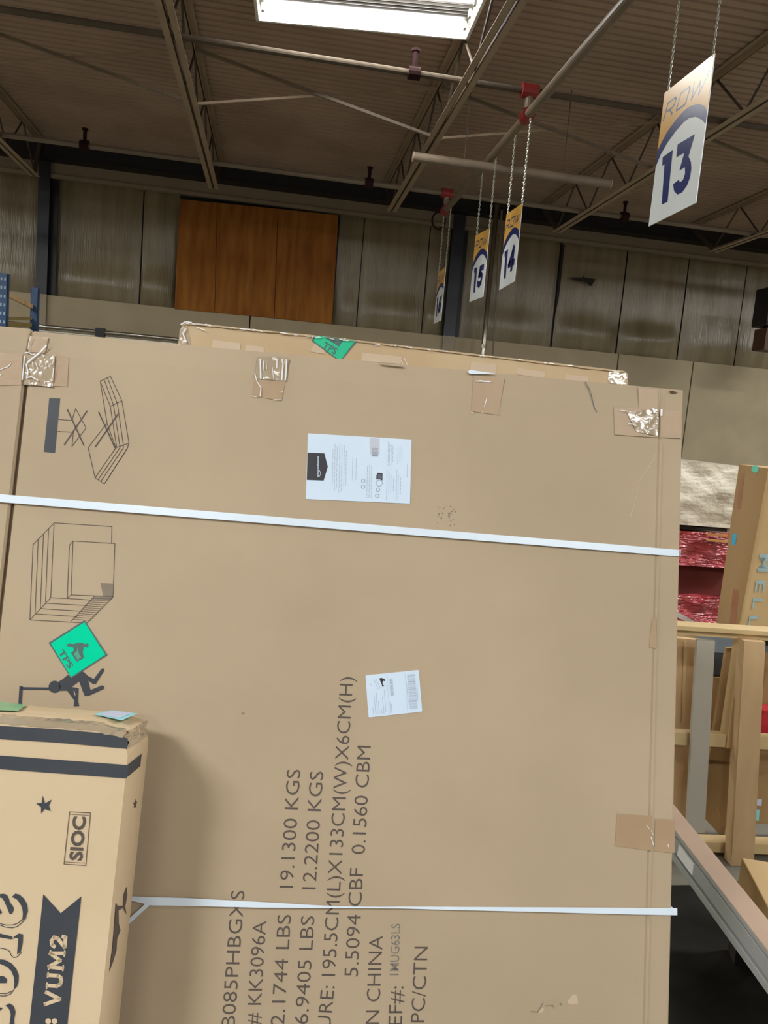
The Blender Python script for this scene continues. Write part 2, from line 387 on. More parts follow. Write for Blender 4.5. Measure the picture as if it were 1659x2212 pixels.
# sprinkler pipes
mp0, mp1 = V((2.78, -6, CH+3.75)), V((2.78, 14.1, CH+3.75))
t = thing('sprinkler_main', 'pale brown sprinkler main pipe running toward the wall, carrying the row signs', 'pipe', (2.78, 4, CH+3.75))
MB().tube(mp0, mp1, .055, 14).build('pipe', M['pipe'], t, smooth=False)
def branch(Y, pts, r, lab, xs_, m_):
    z = sum(at_Y(px, py, Y).z for px, py in pts)/len(pts)
    t = thing('sprinkler_branch', lab, 'pipe', (0, Y, z), 'sprinkler branch pipes')
    MB().tube((XL+.1, Y, z), (12.5, Y, z), r, 12).build('pipe', m_, t)
    for px, py, mm in xs_:
        x = at_Y(px, py, Y).x
        c = MB().tube((x-.07, Y, z), (x+.07, Y, z), r*1.9, 12).build('coupling', M[mm], t)
        MB().tube((x, Y, z+r*1.7), (x, Y, z+.24), .03, 8).tube((x, Y, z+.24), (x, Y, z+.27), .05, 8).build('sprinkler_head', M['darkcoup'], t)
    return z, t
zb1, b1 = branch(9.45, [(300, 66), (700, 128), (1250, 214)], .038, 'pale sprinkler pipe crossing above the main pipe, just below the lit lamp in the picture', [(895, 152, 'darkcoup')], M['branch'])
zb2, b2 = branch(13.9, [(500, 356), (830, 400), (1300, 463)], .045, 'pale sprinkler branch pipe along the back wall eave', [(183, 306, 'darkcoup'), (797, 393, 'darkcoup'), (1348, 468, 'darkcoup')], M['pipe'])
for Y, zb, bt in ((9.45, zb1, b1), (13.9, zb2, b2)):
    MB().tube((2.78, Y, CH+3.832), (2.78, Y, zb-.03), .05, 12).build('riser_nipple', M['pipe'], bt)
    MB().tube((2.68, Y, zb), (2.88, Y, zb), .085, 12).build('coupling', M['redcoup'], bt, label='red coupling')
    MB().tube((2.78, Y-.08, CH+3.75), (2.78, Y+.08, CH+3.75), .08, 12).build('coupling', M['redcoup'], t, label='red coupling')
# red end ring of the main pipe
mb = MB(); c = V((2.72, 14.15, CH+3.62))
for i in range(14):
    a0, a1 = 2*math.pi*i/14, 2*math.pi*(i+1)/14
    mb.tube(c+V((.12*math.cos(a0), 0, .15*math.sin(a0))), c+V((.12*math.cos(a1), 0, .15*math.sin(a1))), .018, 6)
rg = thing('pipe_ring', 'small dark red ring hanging at the wall end of the main pipe', 'ring', c)
mb.build('ring_loop', M['darkcoup'], rg)
# thick pale tube across the bay right of joist B
p, q = at_Y(893, 341, 10.9), at_Y(1318, 395, 10.9); zz = (p.z+q.z)/2+.0; p.z = q.z = zz
t = thing('ceiling_tube', 'thick pale round tube hanging level above the ROW 14 sign, blunt right end', 'tube', (p+q)/2)
MB().tube(p, q, .062, 16).build('tube_body', M['pipe'], t, smooth=False)
for e, s in ((p, 1), (q, -1)): MB().tube(e, e+V((-.012*s, 0, 0)), .068, 16).build('end_cap', M['steel'], t)
for k in (.25, .75):
    c = p.lerp(q, k); MB().tube((c.x, c.y, c.z), (c.x, c.y, zD+.02), .006, 6).build('hanger_rod', M['steel_dk'], t)
# conduits on the wall by signs 14/15
t = thing('conduit', 'shiny round metal conduit running down the back wall just right of the row 15 sign', 'pipe', (at_Y(1058, 640, WY-.5).x, WY-.5, 1))
a, b = at_Y(1074, 441, WY-.5), at_Y(1043, 763, WY-.5); d = (b-a).normalized()
MB().tube(a, a+d*((a.z-.005)/-d.z), .048, 12).build('pipe', M['galv'], t, smooth=True)
MB().tube(b+V((0, 0, .18)), b+V((0, 0, .1)), .06, 12).build('coupling', M['galv'], t)
a, b = at_Y(1084, 455, WY-.55), at_Y(1065, 765, WY-.55); d = (b-a).normalized()
t = thing('conduit', 'thin grey conduit below the row 14 sign, right of the shiny one', 'pipe', b)
MB().tube(a, a+d*((a.z-.005)/-d.z), .021, 8).build('pipe', M['pipe_dk'], t)
# grey tray and pipe low on the back wall at left
PY = WY-.3
a, b = at_Y(60, 696, PY), at_Y(385, 739, PY); zz = (a.z+b.z)/2
t = thing('wall_pipe', 'pale grey pipe on the back wall showing above the cartons, with a dark clamp', 'pipe', (a.x, PY, zz))
MB().tube((a.x-6, PY, zz), (b.x+3, PY, zz), .04, 10).build('pipe', M['galv'], t, smooth=True)
c = at_Y(217, 716, PY); MB().box(c.x-.09, c.x+.09, PY-.06, PY+.06, zz-.09, zz+.07).build('clamp', M['navy_dk'], t)
MB().box(a.x-6, b.x+3, PY, WY, zz-.30, zz-.10).build('cable_tray', M['pipe_dk'], t, label='dark green-grey tray under the pipe')
MB().box(a.x-6, b.x+3, PY, WY, zz-.10, zz-.08).build('tray_lip', M['galv'], t)
# dark heater at the right edge of the wall
c = at_Y(1665, 665, 14.6)
t = thing('unit_heater', 'dark brown unit heater at the right edge in front of the back wall', 'heater', c)
MB().box(c.x-.18, c.x+.7, 14.4, 14.9, c.z-.38, c.z+.38).build('housing', M['navy_dk'], t, bevel=.02)
for k in range(6): MB().box(c.x-.15, c.x+.67, 14.36, 14.4, c.z-.32+k*.11, c.z-.29+k*.11).build('louvre', M['steel_dk'], t)
MB().tube((c.x+.25, 14.65, c.z+.38), (c.x+.25, 14.65, zD), .08, 10).build('flue', M['steel_dk'], t)
MB().box(c.x-.12, c.x+.6, 14.45, 14.85, c.z-.85, c.z-.42).build('duct_boot', mat('heater_brown', (.07, .03, .015), .6, (.09, .04, .02), 3), t)
MB().box(c.x, c.x+.3, 14.55, 14.75, c.z-.42, c.z-.38).build('neck', M['navy_dk'], t)

# ============================================================ LAMP
def fixture(FL, FR, depth, emit, label, watts, uplight=0):
    t = thing('fluorescent_lamp', label, 'lamp', (FL+FR)/2, 'hanging fluorescent lamps')
    ex = (FR-FL).normalized(); ey = V((ex.y, -ex.x, 0)).normalized(); ez = ey.cross(ex).normalized()
    if ez.z < 0: ez = -ez
    L = (FR-FL).length; P = lambda s, d, h: FL + ex*s + ey*d + ez*h
    mb = MB()      # lip
    w_ = .035
    for s0, s1, d0, d1 in ((0, L, 0, w_), (0, L, depth-w_, depth), (0, w_, 0, depth), (L-w_, L, 0, depth)):
        mb.box8([P(s0, d0, 0), P(s1, d0, 0), P(s1, d1, 0), P(s0, d1, 0), P(s0, d0, .012), P(s1, d0, .012), P(s1, d1, .012), P(s0, d1, .012)])
    mb.build('rim', M['enamel'], t)
    mb = MB(); h = .13
    mb.box8([P(.05, .06, h), P(L-.05, .06, h), P(L-.05, depth-.06, h), P(.05, depth-.06, h)] + [P(.05, .06, h+.03), P(L-.05, .06, h+.03), P(L-.05, depth-.06, h+.03), P(.05, depth-.06, h+.03)])
    for a, b, c, d in (((0, 0), (L, 0), (L-.05, .06), (.05, .06)), ((L, depth), (0, depth), (.05, depth-.06), (L-.05, depth-.06)), ((L, 0), (L, depth), (L-.05, depth-.06), (L-.05, .06)), ((0, depth), (0, 0), (.05, .06), (.05, depth-.06))):
        mb.poly([P(*a, .012), P(*b, .012), P(*c, h), P(*d, h)])
    mb.build('housing', M['enamel'], t)
    nt_ = 4; sp = (depth-.12)/nt_
    for k in range(nt_):
        d = .06+sp*(k+.5)
        mb = MB()
        for q in range(4):      # reflector flutes
            x0 = d-sp/2+q*sp/4
            mb.poly([P(.06, x0, h-.004), P(L-.06, x0, h-.004), P(L-.06, x0+sp/8, h-.018), P(.06, x0+sp/8, h-.018)])
            mb.poly([P(.06, x0+sp/8, h-.018), P(L-.06, x0+sp/8, h-.018), P(L-.06, x0+sp/4, h-.004), P(.06, x0+sp/4, h-.004)])
        mb.build('reflector', M['groove'], t)
        if k in (0, 2):
            MB().tube(P(.10, d, .07), P(L-.10, d, .07), .022, 12).build('tube', M['tube'], t)
        for s in (.055, L-.055):
            MB().obox(P(s+(.03 if s < 1 else -.03), d, .07), ex, ey, ez, .015, .03, .04).build('socket', M['socket'], t)
    for s in (.2, L-.2):
        for d in (.08, depth-.08):
            p = P(s, d, h+.03); MB().tube(p, V((p.x, p.y, zD)), .003, 5).build('hanging_wire', M['galv'], t)
    mm = Matrix((ex, ey, ez)).transposed().to_4x4()
    if mm.determinant() < 0: mm = Matrix((ex, -ey, ez)).transposed().to_4x4()
    if emit:
        ld = bpy.data.lights.new('lamp_light', 'AREA'); ld.shape = 'RECTANGLE'; ld.size = L-.2; ld.size_y = depth-.2; ld.energy = watts; ld.color = (.95, .98, 1)
        lo = bpy.data.objects.new('lamp_light', ld); COL.objects.link(lo); lo.parent = t
        mm.translation = P(L/2, depth/2, emit) - origin(t); lo.matrix_local = mm
    if uplight:
        l2 = bpy.data.lights.new('lamp_uplight', 'AREA'); l2.shape = 'RECTANGLE'; l2.size = L; l2.size_y = depth; l2.energy = uplight; l2.color = (1, .98, .95)
        lo2 = bpy.data.objects.new('lamp_uplight', l2); COL.objects.link(lo2); lo2.parent = t
        m2 = Matrix((ex, ey, ez)).transposed().to_4x4()
        if m2.determinant() < 0: m2 = Matrix((ex, -ey, ez)).transposed().to_4x4()
        m2 = m2 @ Matrix.Rotation(math.pi, 4, 'X'); m2.translation = P(L/2, depth/2, h+.05) - origin(t); lo2.matrix_local = m2
    return t
FL = at_z(553, 47, CH+HF)
yd = V((math.sin(math.radians(2)), math.cos(math.radians(2)), 0))
FR = at_plane(1011, 88, FL, yd)
fixture(FL, FR, 1.2, 0, 'lit white fluorescent lamp hanging at the top of the picture', 0)
names = ['behind the camera to the left', 'behind the camera to the right', 'over the left aisle', 'over the right aisle', 'far behind the camera at left', 'far behind the camera at right', 'beyond the blue rack at left', 'near the back wall at far left', 'beyond the tall lettered carton at right', 'near the back wall at far right', 'over the right aisle behind the camera']
for (x, y, h, wt), nm in zip(UNSEEN_FIXTURES, names):
    fixture(V((x-1.22, y, CH+h)), V((x+1.22, y, CH+h)), 1.0, .02, 'unseen fluorescent lamp added to light the scene, '+nm, wt)

# ============================================================ SIGNS
def quad_frame(FT, NT, FB, NB, Yf, Yn):
    a, b, c, d = [at_X(*p, 2.78) for p in (FT, NT, FB, NB)]
    yf, yn = (a.y+c.y)/2, (b.y+d.y)/2; a.y = c.y = yf; b.y = d.y = yn
    print('sign', yf, yn, a.z-c.z, b.z-d.z, c.z)
    return a, b, c, d
S13 = dict(FT=(1434, 203), NT=(1540, 119), FB=(1404, 488), NB=(1508, 436))
A, B, C_, D = quad_frame(S13['FT'], S13['NT'], S13['FB'], S13['NB'], 5.42, 4.81)
fr13 = Frame(A, B-A, A-C_)
def st13(pts):
    out = []
    W_, H_ = (B-A).length, (A-C_).length
    for x, y in Z(1300, 100, 4.621, pts):
        u, v = fr13.uv(x, y); out.append((u/W_, -v/H_))
    return out
OUT = st13([(557, 1050), (600, 960), (660, 850), (740, 740), (830, 640), (900, 595), (980, 580), (1030, 605), (1062, 650)])
INN = st13([(540, 1205), (590, 1080), (660, 960), (740, 850), (820, 760), (880, 718), (940, 710), (1000, 740), (1044, 780)])
OUT[0] = (0, OUT[0][1]); INN[0] = (0, INN[0][1]); OUT[-1] = (1, OUT[-1][1]); INN[-1] = (1, INN[-1][1])
ONE = st13([(610, 1110), (710, 1040), (655, 1560), (598, 1585), (628, 1180), (605, 1200)])
THREE = st13([(760, 985), (930, 885), (865, 1110), (888, 1160), (893, 1230), (880, 1320), (850, 1400), (800, 1470), (755, 1490), (722, 1455), (712, 1385), (770, 1340), (780, 1370), (810, 1345), (832, 1280), (830, 1215), (775, 1250), (825, 1070), (745, 1115)])
d0, d1, dt, db = .50, .84, .545, .815
DIG = {'4': [[(.78, 0), (.20, .72), (1, .72)], [(.78, .25), (.72, 1)]],
       '5': [[(1, .05), (.42, .05), (.30, .42), (.62, .38), (.88, .52), (.80, .86), (.50, .98), (.16, .88)]],
       '6': [[(.92, .06), (.52, .14), (.28, .45), (.16, .80), (.42, .98), (.74, .90), (.86, .62), (.62, .47), (.30, .58)]]}
def chain(mb, p, q, r=.0042, L=.034):
    d = q-p; n = max(1, int(d.length/(L*.72))); d.normalize(); a = V((1, 0, 0)); b = V((0, 1, 0))
    for i in range(n):
        c = p + d*((q-p).length*(i+.5)/n); e = a if i % 2 else b
        e = (e + (b if e == a else a)*.35).normalized()
        pts = [c + d*(L/2*math.sin(t))*1 + e*(L*.27*math.cos(t)) for t in [k*math.pi/3 for k in range(6)]]
        for k in range(6): mb.tube(pts[k], pts[(k+1) % 6], r, 4, cap=False)
def sign(num, FT, NT, FB, NB, Yf, Yn, label, tops=None):
    a, b, c, d = quad_frame(FT, NT, FB, NB, Yf, Yn)
    t = thing('row_sign', label, 'sign', (c+d)/2, 'hanging row number signs')
    fr = Frame(a, b-a, a-c); W_, H_ = (b-a).length, (a-c).length
    def P(s, tt, h=0):
        return (a*(1-s)+b*s)*(1-tt) + (c*(1-s)+d*s)*tt + fr.n*h
    mb = MB(); prism(mb, [P(0, 0, .003), P(0, 1, .003), P(1, 1, .003), P(1, 0, .003)], [P(0, 0, -.003), P(0, 1, -.003), P(1, 1, -.003), P(1, 0, -.003)], fr.n)
    mb.build('board', M['signw'], t)
    MB().tess([P(s, tt, .0042) for s, tt in [(0, 0)]+OUT+[(1, 0)]], fr.n).build('yellow_field', M['signy'], t)
    mb = MB()
    for i in range(len(OUT)-1):
        mb.tess([P(*OUT[i], .0044), P(*OUT[i+1], .0044), P(*INN[i+1], .0044), P(*INN[i], .0044)], fr.n)
    mb.build('blue_arch', M['signb'], t)
    mb = MB()
    def stroke(pts, w):
        for (x0, y0), (x1, y1) in zip(pts, pts[1:]):
            p0, p1 = V((x0*W_, y0*H_)), V((x1*W_, y1*H_)); dd = (p1-p0).normalized(); q = V((-dd.y, dd.x))*w/2; e = dd*w*.4
            mb.tess([P(v.x/W_, v.y/H_, .0046) for v in (p0-q-e, p1-q+e, p1+q+e, p0+q-e)], fr.n)
    mb.tess([P(*p_, .0046) for p_ in ONE], fr.n)
    if num == '13': mb.tess([P(*p_, .0046) for p_ in THREE], fr.n)
    else:
        x0, x1, y0, y1 = .44, .80, .535, .80
        for pl in DIG[num[1]]: stroke([(x0+(x1-x0)*x+.02, y0+(y1-y0)*y) for x, y in pl], .085)
    mb.build('number', M['signb'], t)
    mb = MB(); y0, y1 = .105, .215
    def R(pl, ox, w): return [(ox+w*x-(y-.5)*.05, y0+(y1-y0)*y) for x, y in pl]
    stroke(R([(0, 1), (.08, 0), (.85, 0), (1, .15), (.95, .45), (.8, .55), (.2, .55)], .08, .2), .016); stroke(R([(.5, .55), (.95, 1)], .08, .2), .016)
    stroke(R([(.1, 0), (.9, 0), (1, .12), (.95, .88), (.85, 1), (.05, 1), (0, .88), (.05, .12), (.1, 0)], .36, .2), .016)
    stroke(R([(0, 0), (.15, 1), (.5, .2), (.62, 1), (1, 0)], .63, .29), .016)
    mb.build('row_lettering', M['signb'], t)
    for k, (p_, Y) in enumerate(((P(.07, .012), Yf), (P(.96, .012), Yn))):
        top = V((2.78, p_.y, CH+3.66))
        if tops: top = tops[k]
        mb = MB(); chain(mb, p_, top, r=.0042 if Yn < 6 else .0055, L=.036 if Yn < 6 else .045); mb.build('chain', M['chain'], t)
    return t
sign('13', S13['FT'], S13['NT'], S13['FB'], S13['NB'], 5.42, 4.81, 'large white and yellow hanging sign reading ROW 13, nearest of the row signs')
sign('14', (1096, 462), (1128, 440), (1077, 628), (1113, 607), 9.83, 9.22, 'white and yellow hanging sign reading ROW 14, second nearest, left of the large one')
sign('15', (1029, 508), (1058, 493), (1013, 653), (1044, 641), 10.83, 10.2, 'hanging sign reading ROW 15, just left of the ROW 14 one')
sign('16', (947, 590), (964, 575), (937, 700), (952, 692), 12.5, 11.9, 'narrow-looking hanging sign reading ROW 16, farthest, beside the right navy column')
# ============================================================ RACK at left
t = thing('pallet_rack', 'blue perforated pallet rack frame at the far left above the cartons', 'rack', (at_Y(6, 650, 9.0).x, 9.3, 0))
x1 = at_Y(6, 650, 9.0).x; zt1 = at_Y(6, 590, 9.0).z; x2 = at_Y(74, 650, 10.1).x; zt2 = at_Y(72, 621, 10.1).z
for x, Y, zt in ((x1, 9.0, zt1), (x2, 10.1, zt2)):
    mb = MB(); mb.box(x-.042, x+.042, Y, Y+.004, 0, zt); mb.box(x-.042, x-.038, Y, Y+.07, 0, zt); mb.box(x+.038, x+.042, Y, Y+.07, 0, zt)
    u = mb.build('upright', M['rackb'], t)
    mb = MB(); z = zt-.06
    while z > 1.2:
        for s in (-1, 1): mb.box(x+s*.018-.008, x+s*.018+.008, Y-.002, Y-.0005, z-.016, z+.016)
        z -= .09
    if Y < 9.5: mb.build('slot_row', M['rackhole'], u)
    MB().box(x-.07, x+.07, Y-.03, Y+.1, 0, .01).build('foot_plate', M['rackb'], t)
def rb(pa, pb, w, h, nm, mm): MB().bar(at_Y(*pa, 9.06), at_Y(*pb, 10.1), w, h).build(nm, M[mm], t)
rb((12, 634), (68, 662), .035, .05, 'diagonal_brace', 'wood_dk'); rb((10, 700), (66, 702), .035, .05, 'horizontal_brace', 'gold')
rb((12, 688), (66, 688), .04, .03, 'horizontal_brace', 'gold')

# ============================================================ BIG CARTON
def vpdir(px, py): 
    a, d = lev(px, py); v = (rt*a - up0*d + fwd*F).normalized(); return v
e1 = vpdir(18500, 2390)
e2 = vpdir(1593, -15200)
D0 = 1.62
BF = Frame(CAM + ray(760, 1300)*D0, e1, e2)
u_s = BF.uv(35, 1000)[0]; u_c = BF.uv(1416, 1400)[0]
sc = 1.33/(u_c-u_s); BF = Frame(CAM + (BF.O-CAM)*sc, e1, e2)
u_s = BF.uv(35, 1000)[0]; u_c = BF.uv(1416, 1400)[0]; u_r = BF.uv(1464, 1400)[0]; v_t = BF.uv(760, 777)[1]
# bottom where the lean meets the floor
v_b = v_t - (BF.P(0, v_t).z-.004)/BF.e2.z
u_l = u_s - .36
print('BIG', 'dist', (BF.O-CAM).length, 'lean', math.degrees(math.acos(BF.e2.z)), 'height', v_t-v_b, 'y range', BF.P(0, v_b).y, BF.P(0, v_t).y, 'uc', u_c, u_r)
mid = (u_l+u_r)/2
big = thing('large_flat_carton', 'very large brown carton in front, printed with weights and size, with two white straps', 'carton', BF.P(mid, v_b, -.03))
def carton_body(fr, u0, u1, v0, v1, th, crease, mtl, parent, name, amp=.0012):
    prof = [(u0, -th), (u0, -.004), (u0+.004, 0)]
    n = 26
    us = [u0+.004+(u1-u0-.008)*i/n for i in range(1, n)]
    for c in crease:
        us = [u for u in us if abs(u-c) > .012]; us += [c-.007, c-.002, c+.002, c+.007]
    us.sort()
    for u in us:
        z = 0
        for c in crease:
            if abs(u-c) < .0025: z = -.003 if u < c else .0015
        prof.append((u, z))
    prof += [(u1-.004, 0), (u1, -.004), (u1, -th)]
    nv = 40; mb = MB(); np_ = len(prof)
    for j in range(nv+1):
        v = v0+(v1-v0)*j/nv
        for u, z in prof:
            if z > -.0035 and not (j == 0 or j == nv): z = z + amp*noise.noise(V((u*3, v*2.5, 3)))
            if j in (0, nv): z = min(z, -.003) if z > -.004 else z
            mb.v.append(fr.P(u, v, z))
    for j in range(nv):
        for i in range(np_-1):
            a = j*np_+i; mb.f.append((a, a+1, a+np_+1, a+np_))
        mb.f.append((j*np_+np_-1, j*np_, (j+1)*np_, (j+1)*np_+np_-1))
    mb.f.append(tuple(range(np_))[::-1]); mb.f.append(tuple(nv*np_+i for i in range(np_)))
    return mb.build(name, mtl, parent, smooth=False)
carton_body(BF, u_s+.004, u_r, v_b, v_t, .06, [u_c], M['card'], big, 'carton_body', 0)
carton_body(BF, u_l, u_s-.003, v_b, v_t+.004, .06, [], M['card'], big, 'side_panel', 0)
MB().box8([BF.P(u_s-.004, v_b, -.06), BF.P(u_s+.006, v_b, -.06), BF.P(u_s+.006, v_b, -.009), BF.P(u_s-.004, v_b, -.009), BF.P(u_s-.004, v_t-.01, -.06), BF.P(u_s+.006, v_t-.01, -.06), BF.P(u_s+.006, v_t-.01, -.009), BF.P(u_s-.004, v_t-.01, -.009)]).build('seam_gap', M['inside'], big)
# raised top flap edge at left
mb = MB(); slab(mb, BF.shift(-.012), [(-60, 707), (0, 711), (100, 722), (222, 737), (222, 770), (-60, 770)], -.004, .004); mb.build('top_flap', M['card'], big)
# corner nick top right
mb = MB(); fpoly(mb, BF, Z(1280, 800, 7.54, [(1245, 335), (1300, 330), (1390, 365), (1320, 380), (1260, 360)]), .0008); mb.build('corner_tear', M['inside'], big)
# scratches
mb = MB(); fstroke(mb, BF, Z(980, 760, 4.608, [(1310, 305), (1350, 375), (1370, 440), (1395, 545), (1420, 600)]), 3.0); mb.build('scuff_mark', M['ink_stamp'], big)
mb = MB(); fstroke(mb, BF, Z(1359, 960, 5.027, [(290, 110), (200, 270), (110, 400), (80, 560), (40, 700), (10, 790)]), 1.6); mb.build('scratch', M['card_patch'], big)
mb = MB()
fpoly(mb, BF, Z(1080, 2080, 7.54, [(1100, 620), (1190, 510), (1250, 520), (1275, 660), (1160, 670), (1100, 650)]))
fpoly(mb, BF, Z(1080, 2080, 7.54, [(620, 800), (680, 735), (720, 745), (690, 800), (640, 815)]))
mb.build('torn_paper_spot', M['card_patch'], big, label='pale torn spot')
mb = MB(); fstroke(mb, BF, Z(1080, 2080, 7.54, [(500, 790), (610, 800), (700, 650)]), 2.4); fstroke(mb, BF, Z(1080, 2080, 7.54, [(740, 700), (860, 690), (880, 740)]), 2.2)
fpoly(mb, BF, circ(1211, 2169, 3)); fpoly(mb, BF, circ(525, 1541, 3.5, ry=2)); mb.build('scuff_mark', M['hatch'], big)
# printed text
T = [('B085PHBGXS', (507, 2218), (528.5, 1924)), ('# KK3096A', (561.3, 2214.4), (575.5, 1989.3)),
     ('2.1744 LBS', (613.7, 2214), (629, 1975.8)), ('19.1300 KGS', (632.9, 1917.6), (649.1, 1662.8)),
     ('6.9405 LBS', (665, 2212), (679.5, 1978.8)), ('12.2200 KGS', (681.9, 1921), (698.7, 1666.8)),
     ('URE:', (713.2, 2223), (723, 2130)), ('195.5CM(L)X133CM(W)X6CM(H)', (724, 2108), (763, 1463)),
     ('5.5094 CBF', (773, 2109), (785, 1875)), ('0.1560 CBM', (788.2, 1845), (801, 1611.5)),
     ('N CHINA', (818.6, 2211.5), (827, 2021.4)), ('EF#:', (868, 2214), (871.6, 2130)), ('PC/CTN', (916.5, 2207.7), (924.2, 2045))]
for s, a, b in T:
    mb = MB(); text_on(mb, BF, s, a, b, 29, bold=-.006); mb.build('printed_line', M['ink'], big)
mb = MB(); text_on(mb, BF, '1MUG63LS', (860.8, 2106), (864.5, 1995), 19, bold=.004); mb.build('stamped_code', M['ink_stamp'], big, label='fainter dotted stamp code')
mb = MB()
for i in range(26): fpoly(mb, BF, circ(965+random.uniform(-22, 24), 1110+random.uniform(-18, 26), random.uniform(.8, 2), 7))
mb.build('smudge', M['ink_soft'], big)
# drawings on the carton
K = 4.1475
z2 = lambda p: Z(0, 680, K, p); z3 = lambda p: Z(0, 1080, K, p)
mb = MB(); fpoly(mb, BF, z2([(442, 745), (540, 750), (493, 1238), (393, 1228)])); mb.build('dark_bar_print', M['ink_slate'], big, label='solid dark bar in the drawing')
mb = MB()
for l in ([(525, 937), (645, 948)], [(518, 1045), (640, 1052)], [(645, 945), (678, 840), (772, 1015), (645, 1178), (658, 1055)],
          [(897, 595), (990, 552), (1092, 770), (1155, 1145), (1140, 1200), (935, 1515), (852, 1460), (790, 1190), (955, 975)],
          [(897, 595), (988, 820), (1092, 770)], [(935, 585), (1018, 812), (1075, 1185)], [(965, 570), (1052, 798), (1107, 1180)],
          [(988, 820), (1045, 1185)], [(900, 610), (962, 985), (1040, 1190)], [(1040, 1190), (1155, 1150)], [(1040, 1190), (852, 1460)], [(1075, 1190), (880, 1475)], [(1107, 1190), (905, 1490)], [(1140, 1195), (935, 1515)]):
    fstroke(mb, BF, z2(l), 1.5)
for l in ([(605, 850), (752, 1170)], [(780, 862), (577, 1165)], [(885, 872), (1030, 1190)], [(1058, 890), (857, 1180)]): fstroke(mb, BF, z2(l), 2.8, .0008)
mb.build('no_bending_drawing', M['ink'], big, label='line drawing of folded sheets crossed out')
mb = MB()
for l in ([(1000, 385), (1002, 238), (485, 205), (297, 400), (268, 1075), (780, 1102), (1013, 870)], [(485, 205), (455, 875)], [(435, 260), (408, 915)], [(390, 305), (362, 965)], [(343, 352), (315, 1010)],
          [(268, 1075), (455, 875), (605, 882)], [(410, 925), (780, 945)], [(362, 973), (735, 997)], [(318, 1020), (690, 1045)],
          [(655, 368), (1030, 390), (1013, 865), (637, 850), (655, 368)], [(655, 368), (622, 405), (603, 880), (637, 850)], [(845, 862), (640, 1085)], [(605, 882), (830, 897)]): fstroke(mb, BF, z3(l), 1.4)
for i in range(1, 13):
    k = i/13; a = (845+(640-845)*k, 862+(1085-862)*k); b = (1013+(800-1013)*k, 868+(1098-868)*k); fstroke(mb, BF, z3([a, b]), .9)
mb.build('stacked_boards_drawing', M['ink'], big, label='line drawing of stacked flat boards')
mb = MB(); fpoly(mb, BF, z3([(900, 745), (1012, 750), (1012, 860), (925, 858)]), .0004); fpoly(mb, BF, z3([(845, 862), (1010, 868), (985, 893), (820, 890)]), .0004); mb.build('hatched_patch', M['hatch'], big)
k9 = 9.217; z9 = lambda p: Z(90, 1320, k9, p)
mb = MB()
fpoly(mb, BF, z9([(340, 1400), (400, 1370), (520, 1270), (590, 1320), (800, 1200), (840, 1208), (920, 1290), (1040, 1350), (1190, 1150), (1230, 1135), (1250, 1170), (1240, 1200), (1080, 1450), (1020, 1450), (930, 1390), (972, 1572), (1210, 1475), (1250, 1510), (1240, 1550), (930, 1690), (862, 1690), (820, 1600), (748, 1400), (600, 1510), (740, 1535), (735, 1640), (725, 1800), (750, 1890), (640, 1895), (650, 1780), (510, 1585), (340, 1590)]), .0007)
fpoly(mb, BF, z9(circ(262, 1508, 122, 24)), .0007)
fstroke(mb, BF, z3([(440, 1692), (195, 1688)]), 6, .0007); fstroke(mb, BF, z3([(190, 1675), (180, 1840)]), 7.5, .0007)
mb.build('lifting_figure_print', M['ink_slate'], big, label='dark pictogram of a bent figure lifting')
mb = MB(); fstroke(mb, BF, z9([(648, 1590), (668, 1670)]), 1.6, .0009); mb.build('pictogram_gap', M['card_patch'], big)
mb = MB(); fpoly(mb, BF, z9([(855, 180), (1315, 875), (590, 1340), (140, 630)]), .0011); st = mb.build('green_sticker', M['green_ink'], big, label='bright green square sticker lettered TPS, dark border')
mb = MB(); fpoly(mb, BF, z9([(858, 222), (1268, 868), (592, 1308), (190, 645)]), .0014); mb.build('green_field', M['green'], st)
mb = MB(); text_on(mb, BF, 'TPS', *z9([(330, 812), (545, 1150)]), 13, bold=.03, h=.0017)
fpoly(mb, BF, z9([(490, 665), (560, 645), (640, 655), (740, 622), (830, 640), (870, 655), (915, 640), (945, 670), (920, 720), (880, 722), (850, 700), (825, 800), (830, 870), (862, 895), (842, 935), (700, 1010), (590, 830), (650, 780), (625, 715), (520, 700)]), .0017)
mb.build('sticker_print', M['green_ink'], st)
mb = MB(); fpoly(mb, BF, z9([(640, 850), (700, 800), (725, 720), (745, 830), (790, 925), (715, 965)]), .0019); mb.build('sticker_highlight', mat('green_soft', (.06, .32, .22), .5, (.08, .36, .25), 50), st)
# white labels
z8 = lambda p: Z(630, 900, 5.53, p)
mb = MB(); slab(mb, BF, z8([(195, 200), (1432, 275), (1413, 1040), (168, 985)]), .0004, .0014); lb = mb.build('shipping_label', M['white'], big, label='larger white label with a black tag shape')
mb = MB(); fpoly(mb, BF, z8([(190, 432), (390, 440), (432, 600), (382, 765), (181, 757)]), .0018); mb.build('black_tag_print', M['black'], lb)
mb = MB(); fpoly(mb, BF, z8([(1022, 672), (1085, 676), (1083, 765), (1045, 745), (1010, 752), (1012, 700)]), .0018); mb.build('recycling_mark', M['black'], lb)
mb = MB(); text_on(mb, BF, 'amazonbasics', *z8([(322, 722), (325, 478)]), 4.2, bold=.02, h=.0022); fstroke(mb, BF, z8([(330, 640), (348, 680), (332, 715)]), 1, .0022); mb.build('label_wordmark', M['white'], lb)
mb = MB()
rs = random.Random(3)
